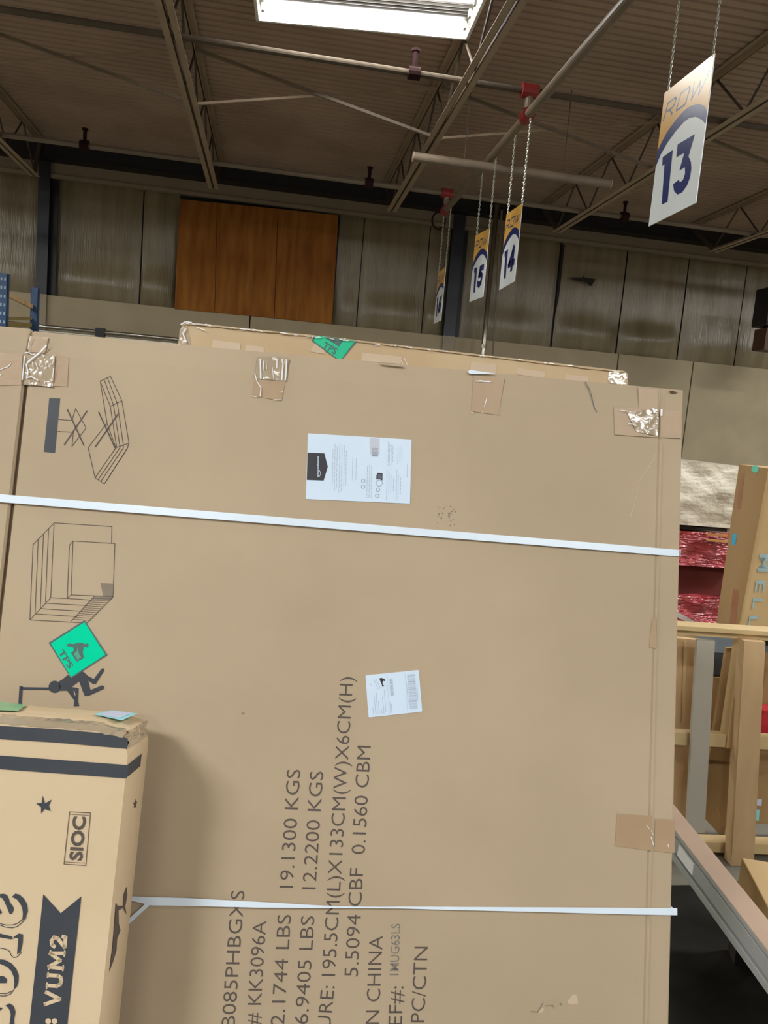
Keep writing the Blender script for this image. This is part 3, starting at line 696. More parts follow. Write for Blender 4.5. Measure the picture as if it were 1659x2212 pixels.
for x, y0, y1 in ((490, 390, 820), (515, 330, 890), (540, 365, 860), (570, 320, 910), (597, 350, 900), (625, 345, 830), (650, 410, 830), (728, 490, 760), (770, 500, 755), (905, 590, 970), (930, 570, 970), (955, 590, 970), (1150, 300, 590), (1165, 330, 590), (1185, 340, 580), (1205, 350, 540), (1265, 380, 560), (1290, 350, 540), (1315, 380, 520), (1140, 640, 1000), (1165, 660, 920), (1190, 700, 920), (1220, 740, 890), (1255, 640, 1000), (1275, 690, 1000), (1305, 730, 920), (1380, 570, 740)):
    y = y0
    while y < y1:
        L = min(rs.uniform(12, 60), y1-y); fstroke(mb, BF, z8([(x-(y-590)*.02, y), (x-(y+L-590)*.02, y+L)]), 1.0, .0018); y += L+rs.uniform(6, 14)
tag(mb.build('label_small_print', M['label_ink'], lb), kind='stuff')
mb = MB()
for x, y in ((855, 770), (853, 838), (1030, 875), (1020, 948)): fstroke(mb, BF, z8(circ(x, y, 22, 10)), 1.1, .0018, True)
fstroke(mb, BF, z8(circ(1045, 795, 38, 14)), 1.0, .0018, True)
y = 378
while y < 480: fstroke(mb, BF, z8([(958, y), (1030, y+3)]), rs.choice((.4, .9, .6)), .0018); y += rs.uniform(5, 11)
for y in range(690, 745, 9): fstroke(mb, BF, z8([(1028, y), (1075, y+2)]), .5, .002)
tag(mb.build('label_symbols', M['label_dark'], lb), kind='stuff')
mb = MB(); fpoly(mb, BF, z8([(930, 255), (1050, 265), (1048, 455), (935, 450)]), .0016); mb.build('label_tinted_box', mat('label_tint', (.58, .6, .68), .5, (.6, .62, .7), 5), lb)
zb = lambda p: Z(770, 1430, 10.37, p)
mb = MB(); slab(mb, BF, zb([(215, 296), (1375, 180), (1395, 195), (1472, 1095), (1455, 1112), (290, 1240), (268, 1222), (200, 320)]), .0004, .0014); l2 = mb.build('shipping_label', M['white'], big, label='smaller tilted white barcode label')
mb = MB(); fpoly(mb, BF, zb([(515, 360), (570, 355), (630, 385), (645, 430), (600, 420), (580, 450), (590, 500), (620, 530), (580, 560), (565, 500), (520, 400)]), .0018); mb.build('black_logo_print', M['black'], l2)
mb = MB(); t_ = 0
while t_ < 1:
    dt_ = rs.choice((.008, .012, .018)); a = (1135+60*t_, 285+765*t_); b = (1303+64*t_, 268+767*t_); fstroke(mb, BF, zb([a, b]), rs.choice((.5, .8, 1.2)), .0018); t_ += dt_+.012
t_ = 0
while t_ < 1:
    a = (738+25*t_, 380+375*t_); b = (805+30*t_, 375+378*t_); fstroke(mb, BF, zb([a, b]), rs.choice((.5, .9)), .0018); t_ += .035
for x0, y0, x1, y1 in ((390, 740, 435, 1180), (440, 660, 470, 1160), (490, 870, 515, 1160), (365, 1020, 380, 1180), (580, 760, 615, 1160), (620, 620, 655, 1110), (560, 1060, 575, 1160), (745, 900, 765, 1140), (780, 940, 795, 1130), (385, 380, 490, 610), (440, 390, 540, 590), (1115, 460, 1160, 920), (1350, 480, 1375, 850), (300, 470, 345, 540)):
    fstroke(mb, BF, zb([(x0, y0), (x1, y1)]), .9, .0018)
for x0, y0, x1, y1 in ((680, 275, 735, 1180), (1080, 240, 1140, 1110)): fstroke(mb, BF, zb([(x0, y0), (x1, y1)]), .4, .0018)
mb.build('label_barcode', M['label_ink'], l2)
# tape patches
def tape(fr, quad, par, mtl='tape', h=.0012, amp=.0004, sd=1, sc_=40, label=None, nu=16, nv=12):
    return sheet(fr, quad, h, nu, nv, amp, sc_, sd).build('packing_tape', M[mtl], par, label=label, smooth=True)
tape(BF, z2([(262, 188), (435, 202), (408, 345), (255, 335)]), big, sd=2)
tape(BF, z2([(232, 345), (618, 375), (605, 645), (212, 625)]), big, sd=3)
tape(BF, z2([(235, 350), (500, 368), (480, 650), (215, 628)]), big, 'film', .0032, .002, 4, 30, 'crinkled clear tape over the seam', 30, 24)
tape(BF, z2([(-120, 335), (205, 350), (192, 628), (-120, 640)]), big, sd=5)
tape(BF, Z(500, 400, 2.9625, [(168, 1100), (368, 1108), (345, 1255), (150, 1240)]), big, 'film', .002, .002, 6, 30, 'shiny wrinkled clear tape at the top edge', 24, 18)
tape(BF, Z(500, 400, 2.9625, [(150, 1240), (345, 1255), (322, 1380), (130, 1350)]), big, sd=7)
tape(BF, Z(980, 760, 4.608, [(200, 235), (505, 262), (445, 632), (175, 592)]), big, sd=8)
tape(BF, Z(1280, 800, 7.54, [(740, 287), (1062, 318), (1060, 1060), (770, 960)]), big, sd=9)
tape(BF, Z(1280, 800, 7.54, [(340, 600), (1075, 640), (1060, 1098), (355, 1050)]), big, h=.002, sd=10)
tape(BF, Z(1280, 800, 7.54, [(540, 680), (1040, 640), (1050, 1080), (700, 1000)]), big, 'film', .0032, .002, 11, 30, 'wrinkled clear tape over the corner', 22, 18)
tape(BF, Z(1280, 800, 7.54, [(1105, 650), (1430, 660), (1432, 1110), (1095, 1095)]), big, h=.0025, sd=12)
tape(BF, [(1333, 1757), (1409, 1762), (1409, 1838), (1328, 1827)], big, sd=13)
tape(BF, [(1415, 1768), (1457, 1770), (1456, 1842), (1413, 1838)], big, h=.002, sd=14)
tape(BF, Z(1359, 960, 5.027, [(250, 1880), (292, 1885), (290, 2212), (215, 2205)]), big, sd=15)
def creases(fr, par, lst, h=.0075, label=None):  # thin raised strokes painting white glints on tape and film creases
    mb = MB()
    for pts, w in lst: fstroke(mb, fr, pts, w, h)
    tag(mb.build('tape_crease_glint', M['crease'], par, label=label), kind='stuff')
ZA = z2
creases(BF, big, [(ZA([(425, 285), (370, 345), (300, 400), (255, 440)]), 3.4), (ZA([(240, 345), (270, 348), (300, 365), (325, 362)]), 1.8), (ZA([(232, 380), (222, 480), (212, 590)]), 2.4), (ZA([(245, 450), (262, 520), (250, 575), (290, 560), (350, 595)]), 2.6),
    (ZA([(495, 395), (480, 445), (462, 455)]), 1.6), (ZA([(490, 490), (482, 560), (465, 600)]), 1.6), (ZA([(330, 440), (350, 490), (335, 515)]), 1.4), (ZA([(395, 370), (400, 385)]), 2), (ZA([(420, 440), (425, 475)]), 1.4), (ZA([(290, 205), (268, 260), (262, 320)]), 1.2), (ZA([(405, 590), (412, 630)]), 1), (ZA([(270, 590), (285, 640)]), 1), (ZA([(300, 430), (310, 500)]), 1.2)], label='painted white glints on creases in the clear tape')
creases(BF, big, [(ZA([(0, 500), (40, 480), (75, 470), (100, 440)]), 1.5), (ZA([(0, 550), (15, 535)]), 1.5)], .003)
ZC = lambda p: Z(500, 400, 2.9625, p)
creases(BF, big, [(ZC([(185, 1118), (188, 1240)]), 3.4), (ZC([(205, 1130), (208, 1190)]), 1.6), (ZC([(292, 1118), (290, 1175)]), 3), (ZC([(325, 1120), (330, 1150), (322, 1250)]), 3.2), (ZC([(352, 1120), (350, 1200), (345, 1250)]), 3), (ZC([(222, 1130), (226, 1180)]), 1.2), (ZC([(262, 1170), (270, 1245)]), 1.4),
    (ZC([(150, 1210), (165, 1262), (190, 1300), (185, 1350)]), 2.2), (ZC([(310, 1330), (330, 1325)]), 1.4), (ZC([(132, 1352), (160, 1358)]), 1.4), (ZC([(270, 1375), (318, 1378)]), .9)], .005, 'painted white glints on creases in the clear tape')
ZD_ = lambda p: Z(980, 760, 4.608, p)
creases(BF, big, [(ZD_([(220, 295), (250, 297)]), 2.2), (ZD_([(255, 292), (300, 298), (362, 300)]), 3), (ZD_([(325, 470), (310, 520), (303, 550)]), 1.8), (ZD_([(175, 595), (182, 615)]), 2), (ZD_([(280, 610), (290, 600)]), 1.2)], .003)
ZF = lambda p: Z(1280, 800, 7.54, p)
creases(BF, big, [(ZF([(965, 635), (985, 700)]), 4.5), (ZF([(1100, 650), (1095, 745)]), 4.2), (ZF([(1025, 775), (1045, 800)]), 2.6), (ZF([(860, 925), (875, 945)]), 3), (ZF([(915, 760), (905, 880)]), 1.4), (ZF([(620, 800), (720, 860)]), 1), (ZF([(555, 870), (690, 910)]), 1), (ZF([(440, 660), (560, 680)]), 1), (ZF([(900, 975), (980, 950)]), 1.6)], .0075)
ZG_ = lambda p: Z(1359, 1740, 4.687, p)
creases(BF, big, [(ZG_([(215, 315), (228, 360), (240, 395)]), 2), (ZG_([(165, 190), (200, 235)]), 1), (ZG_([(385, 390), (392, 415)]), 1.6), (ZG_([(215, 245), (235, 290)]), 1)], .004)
# light sliver at the top edge
mb = MB(); slab(mb, BF, Z(980, 760, 4.608, [(130, 205), (160, 185), (420, 222), (160, 222)]), .001, .004); mb.build('tape_curl', M['strap'], big, label='pale curled tape end at the top edge')
mb = MB(); slab(mb, BF, Z(500, 400, 2.9625, [(945, 1142), (1105, 1158), (1090, 1166), (960, 1150)]), .001, .004); mb.build('tape_curl', M['film_edge'], big)
# straps
def strap(par, top, bot, hs, fr=BF, th=.0012, label=None):
    mb = MB(); n = len(top)
    for (a, b, h) in zip(top, bot, hs):
        mb.v += [fr.px(*a, h), fr.px(*b, h+.0004), fr.px(*b, h-th), fr.px(*a, h-th)]
    for i in range(n-1):
        for k in range(4):
            a, b = i*4+k, i*4+(k+1) % 4; mb.f.append((a, b, b+4, a+4))
    mb.f.append((3, 2, 1, 0)); mb.f.append(tuple((n-1)*4+k for k in range(4)))
    return mb.build('strap', M['strap'], par, label=label)
xs = [-80, 0, 200, 500, 800, 1100, 1350, 1440, 1466]
tp = [1068+x*.0818 for x in xs]; bt = [1085+x*.0802 for x in xs]
tp[-1] = 1188; bt[-1] = 1202
strap(big, list(zip(xs, tp)), list(zip(xs, bt)), [.0055, .0055, .006, .006, .006, .0055, .005, .0035, .002], label='upper white strap')
xs = [283, 330, 400, 560, 700, 760, 820, 860, 960, 1150, 1360, 1440, 1462]
tp = [1934, 1934.5, 1935.5, 1944, 1952, 1954.5, 1955, 1955, 1955.5, 1956.5, 1958.7, 1960.5, 1961]
bt = [1942.5, 1952, 1952, 1956, 1956.8, 1957.2, 1957.8, 1958.5, 1961.5, 1966, 1972.5, 1975, 1976]
strap(big, list(zip(xs, tp)), list(zip(xs, bt)), [.006, .008, .010, .010, .010, .009, .009, .008, .008, .008, .006, .004, .002], label='lower white strap, twisted in the middle')
mb = MB(); fstroke(mb, BF, [(325, 1946), (277, 1990)], 9, .007); mb.build('strap_end', M['strap'], big)
# edge wrap of the straps around the right edge
for y0 in (1195, 1968):
    p = BF.px(1465, y0); uu, vv = BF.uv(1465, y0)
    mb = MB(); mb.box8([BF.P(u_r, vv-.007, -.06), BF.P(u_r+.0012, vv-.007, -.06), BF.P(u_r+.0012, vv-.007, .001), BF.P(u_r, vv-.007, .001), BF.P(u_r, vv+.007, -.06), BF.P(u_r+.0012, vv+.007, -.06), BF.P(u_r+.0012, vv+.007, .001), BF.P(u_r, vv+.007, .001)])
    mb.build('strap', M['strap'], big)

# ============================================================ CARTON BEHIND
B2 = BF.shift(-.075)
pts = [(392, 706), (399, 698), (412, 697), (700, 727), (1000, 762), (1348, 801), (1357, 808), (1353, 980), (1349, 1150), (376, 1050)]
b2b = B2.uv(376, 1050)
c2 = thing('taller_carton', 'tan carton behind the large one, its taped top edge showing a cut green sticker', 'carton', B2.P((B2.uv(376, 1000)[0]+B2.uv(1349, 1000)[0])/2, v_b, -.03))
a_ = [B2.px(x, y, 0) for x, y in pts[:-2]]; ur = B2.uv(1353, 980)[0]; ul = B2.uv(385, 760)[0]
vb2 = v_b + .02
a_ = a_[:-1] + [B2.P(ur, vb2, 0), B2.P(ul, vb2, 0)] + [B2.px(385, 740)]
b_ = [p - B2.n*.07 for p in a_]
mb = MB(); prism(mb, a_, b_, B2.n); mb.build('carton_body', M['card_behind'], c2)
for q in ([(530, 745), (570, 750), (570, 765), (530, 762)], [(683, 737), (706, 740), (700, 765), (670, 760)], [(783, 762), (868, 771), (866, 787), (780, 780)], [(1017, 782), (1071, 788), (1071, 809), (1014, 803)], [(1116, 795), (1177, 804), (1175, 817), (1115, 809)], [(1221, 809), (1271, 814), (1270, 826), (1220, 820)], [(460, 735), (520, 742), (518, 760), (458, 752)]):
    mb = MB(); fpoly(mb, B2, q, .0012); mb.build('paper_patch', M['card_patch'], c2)
# crinkled film along the top edge
mb = MB(); tops = [(398, 699), (412, 698), (700, 727), (1000, 762), (1348, 802)]
n = 60; prevq = None
for i in range(n+1):
    f = i/n*(len(tops)-1); k = min(int(f), len(tops)-2); s = f-k; x = tops[k][0]*(1-s)+tops[k+1][0]*s; y = tops[k][1]*(1-s)+tops[k+1][1]*s
    h = .003+.002*noise.noise(V((i*.9, 0, 0))); dy = 4+2*noise.noise(V((i*.7, 5, 0)))
    mb.v += [B2.px(x, y-1, -.05), B2.px(x, y-2.0-1.2*noise.noise(V((i*.8, 2, 0))), -.004), B2.px(x, y+dy, h)]
    if i:
        b = len(mb.v)-6
        mb.f += [(b, b+1, b+4, b+3), (b+1, b+2, b+5, b+4)]
for i in range(len(mb.f)): mb.f[i] = mb.f[i][::-1]
mb.build('tape_film', M['film_edge'], c2, label='shiny clear film along the top edge')
tape(B2, [(388, 712), (404, 700), (412, 745), (386, 752)], c2, 'film', .001, .0015, 21, 40, 'glossy clear tape on the corner')
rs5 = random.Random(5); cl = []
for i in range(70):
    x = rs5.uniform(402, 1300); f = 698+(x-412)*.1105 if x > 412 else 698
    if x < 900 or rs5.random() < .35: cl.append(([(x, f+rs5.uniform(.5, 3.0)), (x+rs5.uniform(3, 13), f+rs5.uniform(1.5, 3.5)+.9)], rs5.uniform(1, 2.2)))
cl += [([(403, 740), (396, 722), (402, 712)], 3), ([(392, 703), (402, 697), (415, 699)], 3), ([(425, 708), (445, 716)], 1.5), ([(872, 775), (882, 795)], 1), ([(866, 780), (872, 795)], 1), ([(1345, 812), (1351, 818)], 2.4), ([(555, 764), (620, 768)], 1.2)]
creases(B2, c2, cl, .0065, 'painted white glints of creased film along the top edge')
tape(B2, [(1316, 800), (1352, 804), (1352, 832), (1312, 827)], c2, 'film', .001, .0015, 22, 40)
z5 = lambda p: Z(640, 690, 9.217, p)
mb = MB(); fpoly(mb, B2, z5([(378, 322), (1215, 432), (912, 800), (805, 798), (305, 432)]), .0016); s2 = mb.build('green_sticker', M['green_ink'], c2, label='green sticker lettered TPS, cut by the top edge')
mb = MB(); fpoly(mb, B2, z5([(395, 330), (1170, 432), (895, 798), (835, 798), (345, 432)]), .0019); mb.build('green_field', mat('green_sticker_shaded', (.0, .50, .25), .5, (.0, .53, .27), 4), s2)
mb = MB(); text_on(mb, B2, 'TPS', *z5([(510, 560), (770, 710)]), 15, bold=.02, h=.0022)
fpoly(mb, B2, z5([(560, 370), (700, 360), (860, 395), (925, 430), (850, 550), (730, 470)]), .0022); mb.build('sticker_print', M['green_ink'], s2)

# ============================================================ NEAR CARTON (left)
ne1 = vpdir(76000, 904+.0855*(76000-830))
l0, l1 = ray(277, 1649), ray(218, 2197.6)
ne2 = l0.cross(l1).cross(ne1).normalized()
if ne2.z < 0: ne2 = -ne2
NF = Frame(V((0, 0, 0)), ne1, ne2)
Pb = BF.px(323, 1548, .012)
r = ray(281, 1588)
# F = CAM + r t ; Pb + n*s  closest
nn = NF.n; w0 = CAM-Pb; a_, b__, c__ = 1, r.dot(nn), 1; d_, e_ = r.dot(w0), nn.dot(w0)
t_ = (b__*e_-c__*d_)/(a_*c__-b__*b__); s_ = (a_*e_-b__*d_)/(a_*c__-b__*b__)
print('NEAR thick', s_, 'dist', t_, 'ne2', ne2[:], 'n', nn[:])
TH = max(.06, min(.16, s_))
NF = Frame(CAM + r*t_, ne1, ne2)
def gap_(k): return min(((CAM + (NF.P(u, v, -TH)-CAM)*k) - BF.O).dot(BF.n) for u in (0, -.62) for v in (0, -1.5))
k_ = 1.0
while gap_(k_) < .012: k_ -= .001
NF = Frame(CAM + r*t_*k_, ne1, ne2); TH *= k_; print('near scale', k_)
uR = 0.0; vT = NF.uv(150, 1560)[1]
# clearance with the big carton
for (u, v) in ((0, -.2), (0, -.5), (0, -.9), (-.5, -.1), (-.5, -.9)):
    p = NF.P(u, v, -TH); print('gap', u, v, (p-BF.O).dot(BF.n))
uL = -.62; vB = -(NF.P(0, 0).z-.004)/NF.e2.z
near = thing('near_carton', 'tan carton at lower left with two dark stripes, a star and boxed SIOC print', 'carton', NF.P((uL+uR)/2, vB, -TH/2))
# body with a slightly crushed top corner
mb = MB(); nu, nv = 22, 36
def crush(u, v, h):
    k = max(0, 1-math.hypot((u-uR)/.06, (v-vT)/.05)); k2 = max(0, 1-abs(v-vT)/.02)
    p = NF.P(u - .010*k*(1+noise.noise(V((v*80, h*60, 0)))), v - .010*k - .002*k2*(1+noise.noise(V((u*50, 0, h*30)))), h + .004*noise.noise(V((u*60, v*60, 1)))*k)
    return p
def grid(f, nu, nv, flip=False):
    b = len(mb.v)
    for j in range(nv+1):
        for i in range(nu+1): mb.v.append(f(i/nu, j/nv))
    for j in range(nv):
        for i in range(nu):
            a = b+j*(nu+1)+i; q = (a, a+1, a+nu+2, a+nu+1); mb.f.append(q[::-1] if flip else q)
vq = lambda t: vB+(vT-vB)*(1-(1-t)**2.2)
uq = lambda s: uL+(uR-uL)*(1-(1-s)**2)
grid(lambda s, t: crush(uq(s), vq(t), 0), nu, nv)
grid(lambda s, t: crush(uR, vq(t), -TH*s), 6, nv)
grid(lambda s, t: crush(uq(s), vT, -TH*t), nu, 6)
grid(lambda s, t: crush(uL, vq(t), -TH*s), 6, nv, True)
grid(lambda s, t: crush(uq(s), vq(t), -TH), nu, nv, True)
grid(lambda s, t: crush(uq(s), vB, -TH*t), nu, 2, True)
mb.build('carton_body', M['card_near'], near)
K4 = lambda p: Z(0, 1500, K, p); K5 = lambda p: Z(0, 1860, K, p)
for tp_, bt_ in (([(-900, 190), (0, 280), (500, 310), (900, 345), (1148, 392)], [(-900, 330), (0, 400), (500, 430), (900, 465), (1143, 486)]),
                 ([(-900, 480), (0, 545), (600, 590), (1153, 632)], [(-900, 610), (0, 668), (600, 712), (1138, 752)])):
    mb = MB(); fpoly(mb, NF, K4(tp_ + bt_[::-1]), .0012); mb.build('dark_stripe', M['ink_slate'], near)
SF = Frame(NF.P(0, 0, 0), -NF.n, NF.e2)    # right side face (e1 points backward)
mb = MB(); uvs = lambda y0, y1: [SF.P(.001, NF.uv(*K4([(1150, y0)])[0])[1], .0012), SF.P(TH*.66, NF.uv(*K4([(1150, y0)])[0])[1], .0012), SF.P(TH*.66, NF.uv(*K4([(1150, y1)])[0])[1], .0012), SF.P(.001, NF.uv(*K4([(1150, y1)])[0])[1], .0012)]
mb.tess(uvs(632, 752), SF.n); mb.build('dark_stripe', M['ink_slate'], near)
mb = MB(); fpoly(mb, SF, K4([(1212, 930), (1214, 965), (1226, 955), (1216, 990), (1218, 1020), (1208, 1000), (1195, 1020), (1202, 985), (1190, 970), (1206, 965)]), .001); mb.build('star_print', M['ink'], near)
mb = MB()
fpoly(mb, SF, K5([(1035, 370), (1048, 400), (1100, 400), (1105, 300), (1130, 230), (1138, 300), (1118, 410), (1130, 480), (1100, 420), (1058, 440), (1060, 560), (1075, 620), (1045, 700), (1040, 800), (1010, 900), (975, 990), (1000, 800), (1015, 640), (1025, 500)]), .001)
mb.build('torn_print', M['ink'], near, label='ragged dark tear on the side face')
mb = MB(); fpoly(mb, NF, K4([(385, 905), (405, 975), (465, 940), (440, 995), (455, 1045), (405, 1025), (370, 1065), (370, 1010), (325, 975), (375, 970)]), .0012); mb.build('star_print', M['ink_slate'], near)
mb = MB()
fstroke(mb, NF, K4([(625, 1050), (812, 1060), (770, 1530), (575, 1518)]), 1.5, .0012, True); fstroke(mb, NF, K4([(630, 1072), (802, 1082)]), 1, .0012); fstroke(mb, NF, K4([(582, 1498), (764, 1510)]), 1, .0012)
text_on(mb, NF, 'SIOC', *K4([(733, 1488), (768, 1095)]), 27, bold=.035, h=.0012); mb.build('boxed_lettering', M['ink'], near)
mb = MB(); fpoly(mb, NF, K5([(390, 295), (545, 465), (730, 315), (600, 1500), (585, 1640), (245, 1640), (262, 1500)]), .0012); rb_ = mb.build('ribbon_print', M['ink_slate'], near)
GL = {'V': ([[(.1, 1), (.5, 0), (.9, 1)]], [(0, .2, 1), (.8, 1, 1)]), 'U': ([[(.18, 1), (.18, .3), (.3, .08), (.5, .03), (.7, .08), (.82, .3), (.82, 1)]], [(0, .34, 1), (.68, 1, 1)]),
      'M': ([[(.12, 0), (.16, 1), (.5, .25), (.84, 1), (.88, 0)]], [(0, .28, 0), (.72, 1, 0), (.02, .2, 1), (.8, .98, 1)]), '2': ([[(.1, .75), (.25, .95), (.55, 1), (.85, .85), (.8, .6), (.2, .12), (.12, .04), (.9, .04), (.95, .25)]], [])}
mb = MB(); p0, p1 = V(NF.uv(*K5([(532, 1300)])[0])), V(NF.uv(*K5([(600, 640)])[0])); d = p1-p0; L = d.length; d.normalize(); q_ = V((-d.y, d.x)); cap = 33/37*L*.225
wd = [('V', .235), ('U', .25), ('M', .30), ('2', .2)]; x = 0
def gl(pts, x0, w, wt):
    for a, b in zip(pts, pts[1:]):
        A_ = p0 + d*(x0+w*a[0])*L + q_*(cap*a[1]); B_ = p0 + d*(x0+w*b[0])*L + q_*(cap*b[1]); dd = (B_-A_)
        if dd.length < 1e-6: continue
        dd.normalize(); n_ = V((-dd.y, dd.x))*wt; e_ = dd*wt*.6; mb.tess([NF.P(*(A_-n_-e_), .0016), NF.P(*(B_-n_+e_), .0016), NF.P(*(B_+n_+e_), .0016), NF.P(*(A_+n_-e_), .0016)], NF.n)
for ch, w_ in wd:
    for s in GL[ch][0]: gl(s, x, w_-.03, .003)
    for a, b, y in GL[ch][1]: gl([(a, y), (b, y)], x, w_-.03, .0012)
    x += w_
for c in ((435, 1430), (492, 1430)): fpoly(mb, NF, K5(circ(*c, 26, 12)), .0016)
mb.build('ribbon_lettering', M['card_near'], rb_, label='tan lettering on the dark ribbon')
ZE = lambda p: Z(0, 1900, 7.09, p); mb = MB()
for pl in ([(180, 265), (240, 210), (300, 225), (370, 290), (420, 380), (430, 480), (400, 570), (345, 620), (355, 520), (345, 430), (310, 360), (260, 300), (210, 272)],
           [(-60, 225), (60, 212), (110, 230), (140, 290), (150, 340), (205, 410), (215, 460), (185, 520), (150, 520), (110, 420), (70, 330), (40, 280), (-60, 255)],
           [(-50, 440), (0, 440), (35, 500), (0, 530), (-50, 520)], [(-120, 800), (0, 820), (190, 865), (180, 912), (0, 880), (-120, 860)],
           [(215, 875), (290, 820), (355, 835), (350, 960), (320, 1100), (265, 1140), (275, 1000), (285, 900), (240, 885)],
           [(-80, 1230), (0, 1215), (80, 1225), (180, 1280), (250, 1360), (290, 1460), (285, 1560), (260, 1640), (215, 1680), (225, 1580), (220, 1500), (180, 1400), (110, 1330), (0, 1285), (-80, 1290)],
           [(-80, 1465), (60, 1475), (110, 1520), (100, 1580), (-80, 1580)],
           [(85, 1925), (150, 1890), (210, 1930), (240, 2020), (220, 2130), (222, 2260), (140, 2260), (160, 2140), (170, 2060), (150, 1990), (120, 1950)], [(-60, 1940), (0, 1950), (45, 1965), (0, 2005), (-60, 2000)]): fpoly(mb, NF, ZE(pl), .0012)
for pl in ([(-60, 675), (0, 690), (80, 722), (190, 735), (270, 712), (340, 655), (405, 575)], [(-60, 655), (0, 668), (100, 692), (200, 690), (280, 662), (345, 605)], [(-80, 1030), (0, 1042), (100, 1062), (150, 1092), (170, 1150), (210, 1188), (260, 1182), (330, 1110)], [(190, 900), (240, 880)],
           [(-60, 1770), (0, 1775), (80, 1777), (160, 1752), (212, 1685)], [(-60, 1738), (100, 1742), (185, 1700)]): fstroke(mb, NF, ZE(pl), 1.6, .0012)
mb.build('outlined_lettering', M['ink_slate'], near)
# top face items
TF = Frame(NF.P(0, vT, 0), NF.e1, -NF.n)   # top face, e2 points backward
def clampTF(p):
    u, v = TF.uv(*p); return TF.P(min(u, -.004), min(max(v, .002), TH-.002), .0015)
mb = MB(); mb.tess([clampTF(p) for p in K4([(830, 185), (1000, 148), (1235, 178), (1090, 240)])], TF.n); la = mb.build('cyan_label', M['cyan'], near, label='pale blue label on the top face')
mb = MB(); mb.tess([clampTF(p) + TF.n*.0004 for p in K4([(880, 188), (1005, 155), (1180, 178), (1060, 222)])], TF.n); mb.build('label_paper', M['lilac'], la)
mb = MB(); mb.tess([clampTF(p) for p in K4([(-300, 70), (0, 72), (235, 100), (160, 155), (0, 150), (-300, 140)])], TF.n); mb.build('green_tape', mat('green_tape', (.16, .48, .24), .35, (.3, .55, .32), 40), near, label='green tape on the top face')
# clear wrap over the top edge
mb = MB(); n = 60
for i in range(n+1):
    u = uL+.05+(uR-uL-.05)*i/n; w1 = .010+.006*noise.noise(V((i*.6, 1, 0))); w2 = .012+.008*noise.noise(V((i*.6, 4, 0)))
    a_, b_, c_ = crush(u, vT, -w2*2.2), crush(u, vT, 0), crush(u, vT-w1, 0)
    mb.v += [a_ + NF.e2*.0012, b_ + (NF.n+NF.e2)*(.001+.001*abs(noise.noise(V((i*.9, 0, 0))))), c_ + NF.n*.0012]
    if i: b = len(mb.v)-6; mb.f += [(b+3, b+4, b+1, b), (b+4, b+5, b+2, b+1)]
mb.build('clear_tape', M['film'], near, label='crinkled clear tape along the top edge')
sheetmb = MB(); nu_, nv_ = 10, 14
for j in range(nv_+1):
    for i in range(nu_+1):
        p = crush(uR, vT-.034*j/nv_, -TH*i/nu_*.98); sheetmb.v.append(p + NF.e1*(.002+.004*abs(noise.noise(V((i*.5, j*.5, 7))))))
for j in range(nv_):
    for i in range(nu_): a = j*(nu_+1)+i; sheetmb.f.append((a, a+nu_+1, a+nu_+2, a+1))
sheetmb.build('clear_tape', M['film'], near, label='bunched clear tape over the crushed corner')

# ============================================================ RIGHT SIDE BACKGROUND
# long beams stack
zb_ = CH-1.20
bd = vpdir(770, 899); bd.z = 0; bd.normalize(); bs = V((bd.y, -bd.x, 0))       # bs to the right
p_ref = at_z(1561, 1927, zb_)
def beam_(x0, x1, z0, z1, nm, mm, par, y0=-1.5, y1=1.0, **k):
    b = p_ref - V((0, 0, p_ref.z)); P = lambda s, y, z: b + bs*s + bd*y + V((0, 0, z))
    return MB().box8([P(x0, y0, z0), P(x1, y0, z0), P(x1, y1, z0), P(x0, y1, z0), P(x0, y0, z1), P(x1, y0, z1), P(x1, y1, z1), P(x0, y1, z1)]).build(nm, M[mm], par, **k)
base = V((p_ref.x, p_ref.y, 0)) + bs*.05
hz = lambda px, py: (at_plane(px, py, p_ref, bs)).z
t0, t1, t2, t3 = hz(1561, 1927), hz(1561, 1942), hz(1561, 1990), hz(1561, 2014)
wtop = (at_z(1561, 1866, zb_) - p_ref).dot(bs)
bm = thing('long_carton', 'long narrow brown carton lying on top of the grey beams at the lower right', 'carton', base + V((0, 0, t1)))
beam_(0, wtop, t1+.001, t0, 'carton_body', 'mauve', bm, bevel=.002)
beam_(-.001, 0, t1+.004, t0-.002, 'grey_edge', 'greybeam', bm)
for i, (z0, z1, lab) in enumerate(((t2+.006, t1-.005, 'thick grey steel beam with a white paper tag, middle of the lying stack'), (t3, t2-.005, 'thin grey steel beam, lowest of the lying stack'))):
    g = thing('grey_beam', lab, 'beam', base + V((0, 0, z0)))
    beam_(.002, wtop-.004, z0, z1, 'beam_body', 'greybeam', g, bevel=.002)
    for yy in (-1.5, 1.0-.004): beam_(.001, wtop-.003, z0-.0003, z1+.0003, 'end_cap', 'greyp', g, y0=yy, y1=yy+.004)
    if i == 0:
        yy = (at_plane(1464, 1845, p_ref, bs) - p_ref).dot(bd); y2 = (at_plane(1498, 1872, p_ref, bs) - p_ref).dot(bd)
        beam_(-.001, .002, z0+.004, z1-.004, 'paper_tag', 'white_p', g, y0=min(yy, y2), y1=max(yy, y2))
for i, yy in enumerate((-1.25, .55)):
    g = thing('wooden_block', ['rough wooden support block under the near end of the grey beams', 'rough wooden block under the far end of the grey beams, behind the large carton'][i], 'block', p_ref - V((0, 0, p_ref.z)) + bs*.05 + bd*yy)
    beam_(.005, wtop-.006, 0, t3-.001, 'post', 'wood_dk', g, y0=yy-.05, y1=yy+.05)
    beam_(-.0, wtop, 0, .04, 'foot', 'wood_dk', g, y0=yy-.09, y1=yy+.09) if False else None

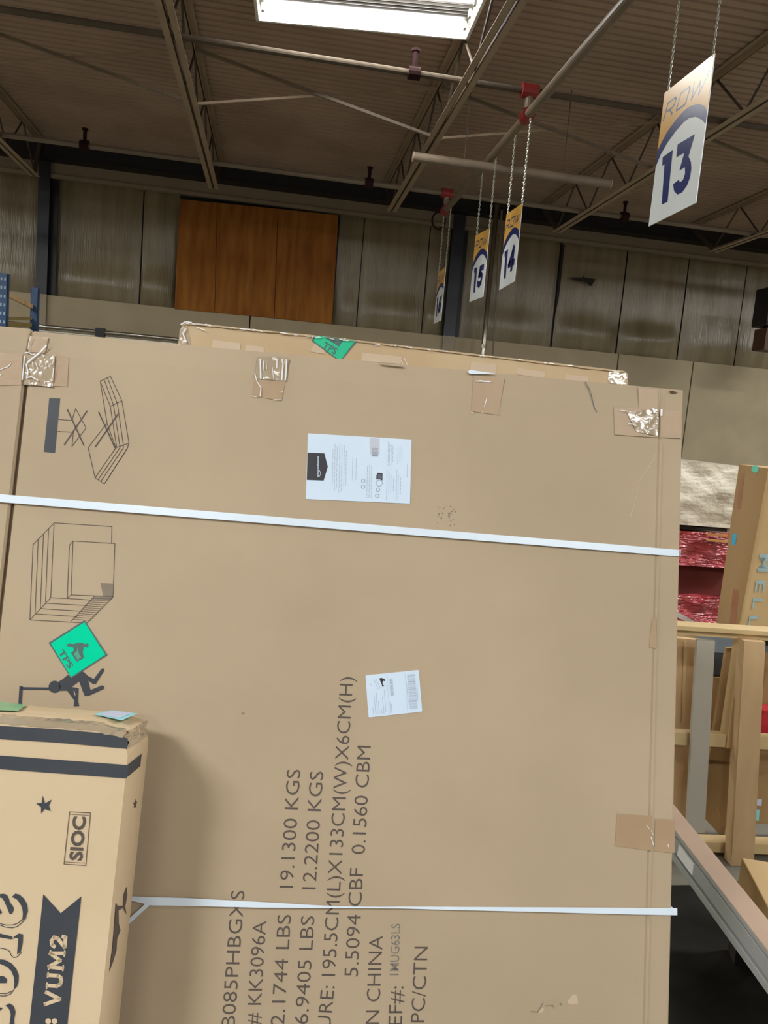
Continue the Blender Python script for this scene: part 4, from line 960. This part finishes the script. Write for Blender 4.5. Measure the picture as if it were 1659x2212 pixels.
# wooden crate
cb = at_z(1575, 1862, .0)
az = math.radians(-4); ce1 = V((math.cos(az), math.sin(az), 0)); ce2 = V((0, 0, 1))
CF = Frame(cb, ce1, ce2)
print('crate Y', cb[:])
cr = thing('wooden_crate', 'open frame crate of pale lumber standing at the right edge', 'crate', cb + ce1*.3)
ztop = CF.uv(1560, 1357)[1]; zr1 = CF.uv(1560, 1381)[1]; zm1 = CF.uv(1560, 1592)[1]; zm0 = CF.uv(1560, 1621)[1]
uA = CF.uv(1467, 1400)[0]-.35; uB = CF.uv(1604, 1600)[0]; uC = CF.uv(1636, 1600)[0]; uZ = uC + .62
def cbx(u0, u1, v0, v1, h0, h1, nm, mm, par=cr, **k):
    return MB().box8([CF.P(u0, v0, h1), CF.P(u1, v0, h1), CF.P(u1, v0, h0), CF.P(u0, v0, h0), CF.P(u0, v1, h1), CF.P(u1, v1, h1), CF.P(u1, v1, h0), CF.P(u0, v1, h0)]).build(nm, M[mm], par, bevel=.003, **k)
cbx(uA, uZ, ztop-.022, ztop, -.085, .0, 'top_board', 'wood')
cbx(uA, uZ, zr1, ztop-.023, -.06, -.022, 'top_rail', 'wood')
cbx(uA, uZ, zm0, zm1, -.07, -.03, 'middle_rail', 'wood')
mb = MB()
q = [(1600, 1380), (1645, 1383), (1620, 1862), (1572, 1862)]
slab(mb, CF, q, -.03, .03); mb.build('post', M['wood_dk'], cr, bevel=.003)
cbx(uB-.055, uB-.016, zm0, ztop-.05, -.09, -.02, 'inner_post', 'card_tan')
cbx(uA, uA+.06, 0, zr1, -.09, -.02, 'post', 'wood_dk'); cbx(uZ-.06, uZ, 0, zr1, -.09, -.02, 'post', 'wood_dk')
cbx(uA, uZ, .02, .07, -.10, -.035, 'bottom_rail', 'wood')
mb = MB()
# back frame of the crate
for (u0, u1, v0, v1, nm) in ((uA, uZ, .02, .08, 'rear_rail'), (uA, uA+.06, 0, .55, 'rear_post'), (uZ-.06, uZ, 0, .55, 'rear_post')):
    cbx(u0, u1, v0, v1, -.84, -.80, nm, 'wood_dk')
for u in (uA+.005, uZ-.045):
    cbx(u, u+.04, .03, .07, -.80, -.10, 'side_rail', 'wood_dk')
# grey board in front of the rails
mb = MB(); slab(mb, CF, [(1507, 1383), (1545, 1385), (1541, 1460), (1522, 1800), (1484, 1800), (1496, 1560)], -.019, -.001)
gb_ = mb.build('grey_post_board', M['greyp'], None, bevel=.002); tag(gb_, 'weathered grey painted board standing upright against the crate', 'board')
# items inside the crate
def ubox(name, lab, cat, u0, u1, v0, v1, h0, h1, mm, extra=None, group=None):
    g = thing(name, lab, cat, CF.P((u0+u1)/2, v0, (h0+h1)/2), group)
    cbx(u0, u1, v0, v1, h0, h1, 'body', mm, g)
    return g
U = lambda px, py=1600, h=-.3: CF.shift(h).uv(px, py)[0]
Vv = lambda px, py, h: CF.shift(h).uv(px, py)[1]
# tall flat cartons inside
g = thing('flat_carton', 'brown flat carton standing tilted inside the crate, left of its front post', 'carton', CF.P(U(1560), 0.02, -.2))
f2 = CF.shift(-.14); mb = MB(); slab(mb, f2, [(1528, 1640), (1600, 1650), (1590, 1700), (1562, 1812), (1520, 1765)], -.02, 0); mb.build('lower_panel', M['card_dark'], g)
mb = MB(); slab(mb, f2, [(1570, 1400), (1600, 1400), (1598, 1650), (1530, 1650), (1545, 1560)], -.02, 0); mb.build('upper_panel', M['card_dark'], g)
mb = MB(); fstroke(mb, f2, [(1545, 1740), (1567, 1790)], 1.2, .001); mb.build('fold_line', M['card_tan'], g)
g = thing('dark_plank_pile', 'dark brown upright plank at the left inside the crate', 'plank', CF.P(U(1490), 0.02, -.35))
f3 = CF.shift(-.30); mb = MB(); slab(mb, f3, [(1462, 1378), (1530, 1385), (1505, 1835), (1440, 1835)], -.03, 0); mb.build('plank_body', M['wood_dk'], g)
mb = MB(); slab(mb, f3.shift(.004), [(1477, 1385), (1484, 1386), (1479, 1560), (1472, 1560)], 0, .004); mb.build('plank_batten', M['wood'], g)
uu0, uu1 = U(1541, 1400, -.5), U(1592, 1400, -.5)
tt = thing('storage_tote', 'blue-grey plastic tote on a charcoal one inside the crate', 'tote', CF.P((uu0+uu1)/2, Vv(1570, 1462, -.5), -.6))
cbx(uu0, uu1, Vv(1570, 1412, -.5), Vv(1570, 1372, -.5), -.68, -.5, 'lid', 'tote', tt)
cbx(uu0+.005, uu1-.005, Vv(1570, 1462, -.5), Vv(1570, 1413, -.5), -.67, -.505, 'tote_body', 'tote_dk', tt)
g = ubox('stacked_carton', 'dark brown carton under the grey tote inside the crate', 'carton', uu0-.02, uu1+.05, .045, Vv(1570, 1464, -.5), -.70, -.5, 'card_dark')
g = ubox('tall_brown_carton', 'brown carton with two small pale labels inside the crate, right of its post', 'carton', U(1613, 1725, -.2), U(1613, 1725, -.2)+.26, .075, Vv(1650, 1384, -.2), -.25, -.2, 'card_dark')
fz = CF.shift(-.2)
for q, mm in (([(1624, 1724), (1645, 1726), (1644, 1740), (1624, 1738)], 'lilac'), ([(1623, 1747), (1640, 1748), (1638, 1772), (1622, 1771)], 'cyan')):
    mb = MB(); fpoly(mb, fz, q, .004); mb.build('small_label', M[mm], g)
mb = MB(); fpoly(mb, fz, Z(1459, 1340, 7.375, [(1370, 350), (1420, 320), (1475, 325), (1475, 420), (1420, 400), (1395, 400)]), .0045); mb.build('hand_hole', M['dado'], g)
mb = MB(); fpoly(mb, fz, Z(1459, 1340, 7.375, [(1370, 420), (1400, 400), (1475, 400), (1475, 510), (1410, 510), (1390, 470)]), .005); mb.build('grey_insert', M['tote'], g)
g = thing('red_bin', 'bright red plastic bin edge at the right side, on the crate rail', 'bin', CF.shift(-.1).px(1650, 1592))
mb = MB(); slab(mb, CF.shift(-.12), Z(1459, 1340, 7.375, [(1395, 1450), (1800, 1440), (1800, 1900), (1380, 1880), (1290, 1870), (1350, 1640)]), -.06, 0); mb.build('bin_wall', M['redp'], g)
mb = MB(); slab(mb, CF.shift(-.12), Z(1459, 1340, 7.375, [(1390, 1430), (1800, 1420), (1800, 1455), (1392, 1462)]), -.07, .008); mb.build('bin_rim', M['redp'], g)
# carton on the floor lower right (near)
LF = at_z(1600, 1850, .42)
g = thing('low_carton', 'tan carton on the floor at the lower right edge in front of the crate', 'carton', V((LF.x+.3, LF.y-.45, 0)))
A1 = at_z(1602, 1852, .36); A2 = at_z(1672, 1985, .36); dd = (A2-A1); dd.z = 0; dd.normalize(); sd_ = V((-dd.y, dd.x, 0))
if sd_.x < 0: sd_ = -sd_
def Q(a, b, c, d, z): return [V((p.x, p.y, z)) for p in (A1+dd*a+sd_*c, A1+dd*b+sd_*c, A1+dd*b+sd_*d, A1+dd*a+sd_*d)]
MB().box8(Q(0, .62, 0, .5, .262) + Q(0, .62, 0, .5, .36)).build('carton_body', M['card_tan'], g, bevel=.004)
MB().box8(Q(.001, .619, .24, .29, .3605) + Q(.001, .619, .24, .29, .362)).build('packing_tape', M['tape'], g)
g.location.z = .262; ORG[g.name] = V(g.location)
for ch in g.children: ch.location.z = -.262
pl_ = thing('black_platform', 'low black platform on the floor under the tan carton at lower right', 'platform', V((LF.x+.3, LF.y-.45, .006)))
MB().box8(Q(-.02, .7, -.02, .6, .20) + Q(-.02, .7, -.02, .6, .26)).build('deck', M['dado'], pl_, bevel=.004)
for a_, c_ in ((.0, .0), (.6, .0), (0, .5), (.6, .5)): MB().box8(Q(a_, a_+.08, c_, c_+.08, .006) + Q(a_, a_+.08, c_, c_+.08, .20)).build('leg', M['dado'], pl_)
mt = MB().box(.35, 3.2, -.6, 2.72, .0005, .005).build('floor_shade_sheet', mat('floor_shade_black', (.010, .010, .008), .9, (.02, .019, .015), 3, spec=.1)); tag(mt, 'black sheet added on the floor as shade under the long grey beams', 'mat')  # black sheet added to darken the floor, stands in for the beams' shade
# things behind: plastic-wrapped block over red wrapped stack
GY = 4.9
GF = Frame(V((0, GY, 0)), V((1, 0, 0)), V((0, 0, 1)))
gz = lambda px, py: GF.uv(px, py)[1]; gx = lambda px, py: GF.uv(px, py)[0]
xl, xr = gx(1440, 1070)-.9, gx(1588, 1075)
zt_, zm_ = gz(1530, 1001), gz(1530, 1147)
def lumpy(x0, x1, y0, y1, z0, z1, amp, sc_, nm, mm, par, sd=0):
    mb = MB(); nx, nz = 34, 18
    def s(x, y, z): return V((x, y, z)) + V((0, -1, .2))*amp*noise.noise(V((x*sc_, z*sc_*1.3, sd)))
    for j in range(nz+1):
        for i in range(nx+1): mb.v.append(s(x0+(x1-x0)*i/nx, y0, z0+(z1-z0)*j/nz))
    for j in range(nz):
        for i in range(nx): a = j*(nx+1)+i; mb.f.append((a, a+1, a+nx+2, a+nx+1))
    b = len(mb.v); mb.v += [V((x0, y1, z0)), V((x1, y1, z0)), V((x1, y1, z1)), V((x0, y1, z1))]
    R_ = lambda l: mb.f.append(tuple(l))
    R_([nx] + [b+1, b+2] + [j*(nx+1)+nx for j in range(nz, 0, -1)]); R_([0] + [j*(nx+1) for j in range(1, nz+1)] + [b+3, b])
    R_([nz*(nx+1)+i for i in range(nx+1)] + [b+2, b+3]); R_([i for i in range(nx, -1, -1)] + [b, b+1]); R_([b+1, b, b+3, b+2])
    return mb.build(nm, M[mm], par, smooth=False)
g = thing('film_wrapped_block', 'cream block wrapped in wrinkled clear plastic on top of the red bundle', 'bundle', V(((xl+xr)/2, GY+.4, zm_)))
lumpy(xl, xr, GY, GY+.8, zm_+.03, zt_, .02, 7, 'film_wrap', 'poly', g)
MB().box(xl+.02, xr-.02, GY+.01, GY+.78, zm_+.001, zm_+.022).build('dark_base', M['dado'], g)
z_r1, z_r2, z_r3 = gz(1530, 1246), gz(1530, 1285), gz(1500, 1352)
g = thing('red_wrapped_bundle', 'tall bundle in shiny red stretch wrap beneath the clear plastic block', 'bundle', V(((xl+xr)/2, GY+.4, 0)))
lumpy(xl, xr+.10, GY+.01, GY+.78, gz(1530, 1225), zm_-.012, .03, 8, 'upper_wrap', 'redwrap', g, 3)
MB().box(xl, xr+.10, GY+.08, GY+.76, gz(1530, 1290), gz(1530, 1225)).build('recess', M['reddark'], g)
lumpy(xl, xr+.10, GY+.01, GY+.78, .5, gz(1530, 1290), .03, 8, 'lower_wrap', 'redwrap', g, 5)
MB().box(xl, xr+.1, GY+.02, GY+.77, 0, .5).build('pallet_base', M['wood_dk'], g)
fo = Frame(V((0, GY-.03, 0)), V((1, 0, 0)), V((0, 0, 1)))
for i, yy in enumerate((1152, 1164)):
    mb = MB(); slab(mb, fo, [(1522, yy), (1574, yy+4), (1573, yy+9), (1530, yy+5)], -.02, 0); mb.build('orange_layer', mat('orange_board', (.62, .24, .07) if i == 0 else (.7, .38, .14), .6, (.66, .3, .1), 5), g)
mb = MB(); slab(mb, fo.shift(.25), [(1462, 1322), (1470, 1325), (1512, 1349), (1500, 1352), (1462, 1332)], -.02, 0)
mb.build('white_strip', M['white_p'], g, label='bright white strip slanting off the bundle')
ws2 = None
# tall brown carton with blue letters
TY = 4.25
TA, TB = at_Y(1597, 1003, TY), at_Y(1548, 1345, TY)
HF = Frame(V((0, TY, 0)), V((1, 0, 0)), V((0, 0, 1)))
g = thing('tall_lettered_carton', 'tall brown carton at the right edge with faded blue letters and a mint dot', 'carton', V(((TA.x+.3), TY+.3, 0)))
# left (front) face, turned; then the lettered face angled toward the camera
nearC = (1659, 1045); P0t, P0b = TA, None
dirup = (TA-TB).normalized(); P0b = TB - dirup*((TB.z-.01)/dirup.z)
E0t, E0b = at_Y(1660, 1012, TY-.16), at_Y(1597, 1350, TY-.16)
du = (E0t-E0b).normalized(); E0t = E0t; E1b = E0b - du*((E0b.z-.01)/du.z)
off = V((.55, .03, 0))
q0 = [P0b, E1b, E1b+off, P0b+off+V((0, .3, 0))]; q1 = [P0t, E0t, E0t+off, P0t+off+V((0, .3, 0))]
q1 = [V((p.x, p.y, (P0t.z+E0t.z)/2)) if False else p for p in q1]
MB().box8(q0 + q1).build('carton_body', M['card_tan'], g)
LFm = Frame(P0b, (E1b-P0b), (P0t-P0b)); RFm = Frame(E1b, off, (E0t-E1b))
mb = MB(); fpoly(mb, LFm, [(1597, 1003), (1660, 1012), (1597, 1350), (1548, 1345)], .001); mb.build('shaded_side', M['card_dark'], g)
mb = MB(); fpoly(mb, LFm, circ(1632, 1013, 8, 12), .003); mb.build('green_sticker', mat('mint_sticker', (.15, .68, .48), .5, (.2, .72, .54), 30), g, label='mint green dot sticker')
mb = MB(); fpoly(mb, LFm, Z(1459, 1000, 6.145, [(765, 935), (822, 945), (800, 1095), (752, 1085)]), .003); mb.build('blue_tape', M['blue_t'], g, label='small blue tape mark')
mb = MB(); fpoly(mb, LFm, [(1601, 1022), (1609, 1024), (1600, 1100), (1591, 1100)], .002); mb.build('brown_tape', M['rust'], g)
mb = MB(); fpoly(mb, LFm, [(1584, 1272), (1597, 1274), (1590, 1350), (1577, 1348)], .002); mb.build('brown_tape', M['rust'], g)
mb = MB()
for s, a, b, cp in (('M', (1641, 1196), (1636, 1235), 24), ('E', (1633, 1253), (1630, 1278), 20), ('L', (1627, 1292), (1624, 1314), 20), ('L', (1619, 1330), (1616, 1352), 20)):
    mb = MB(); text_on(mb, RFm, s, a, b, cp, bold=.02, h=.003); mb.build('blue_letter', M['blue_l'], g, label='faded blue letter '+s)
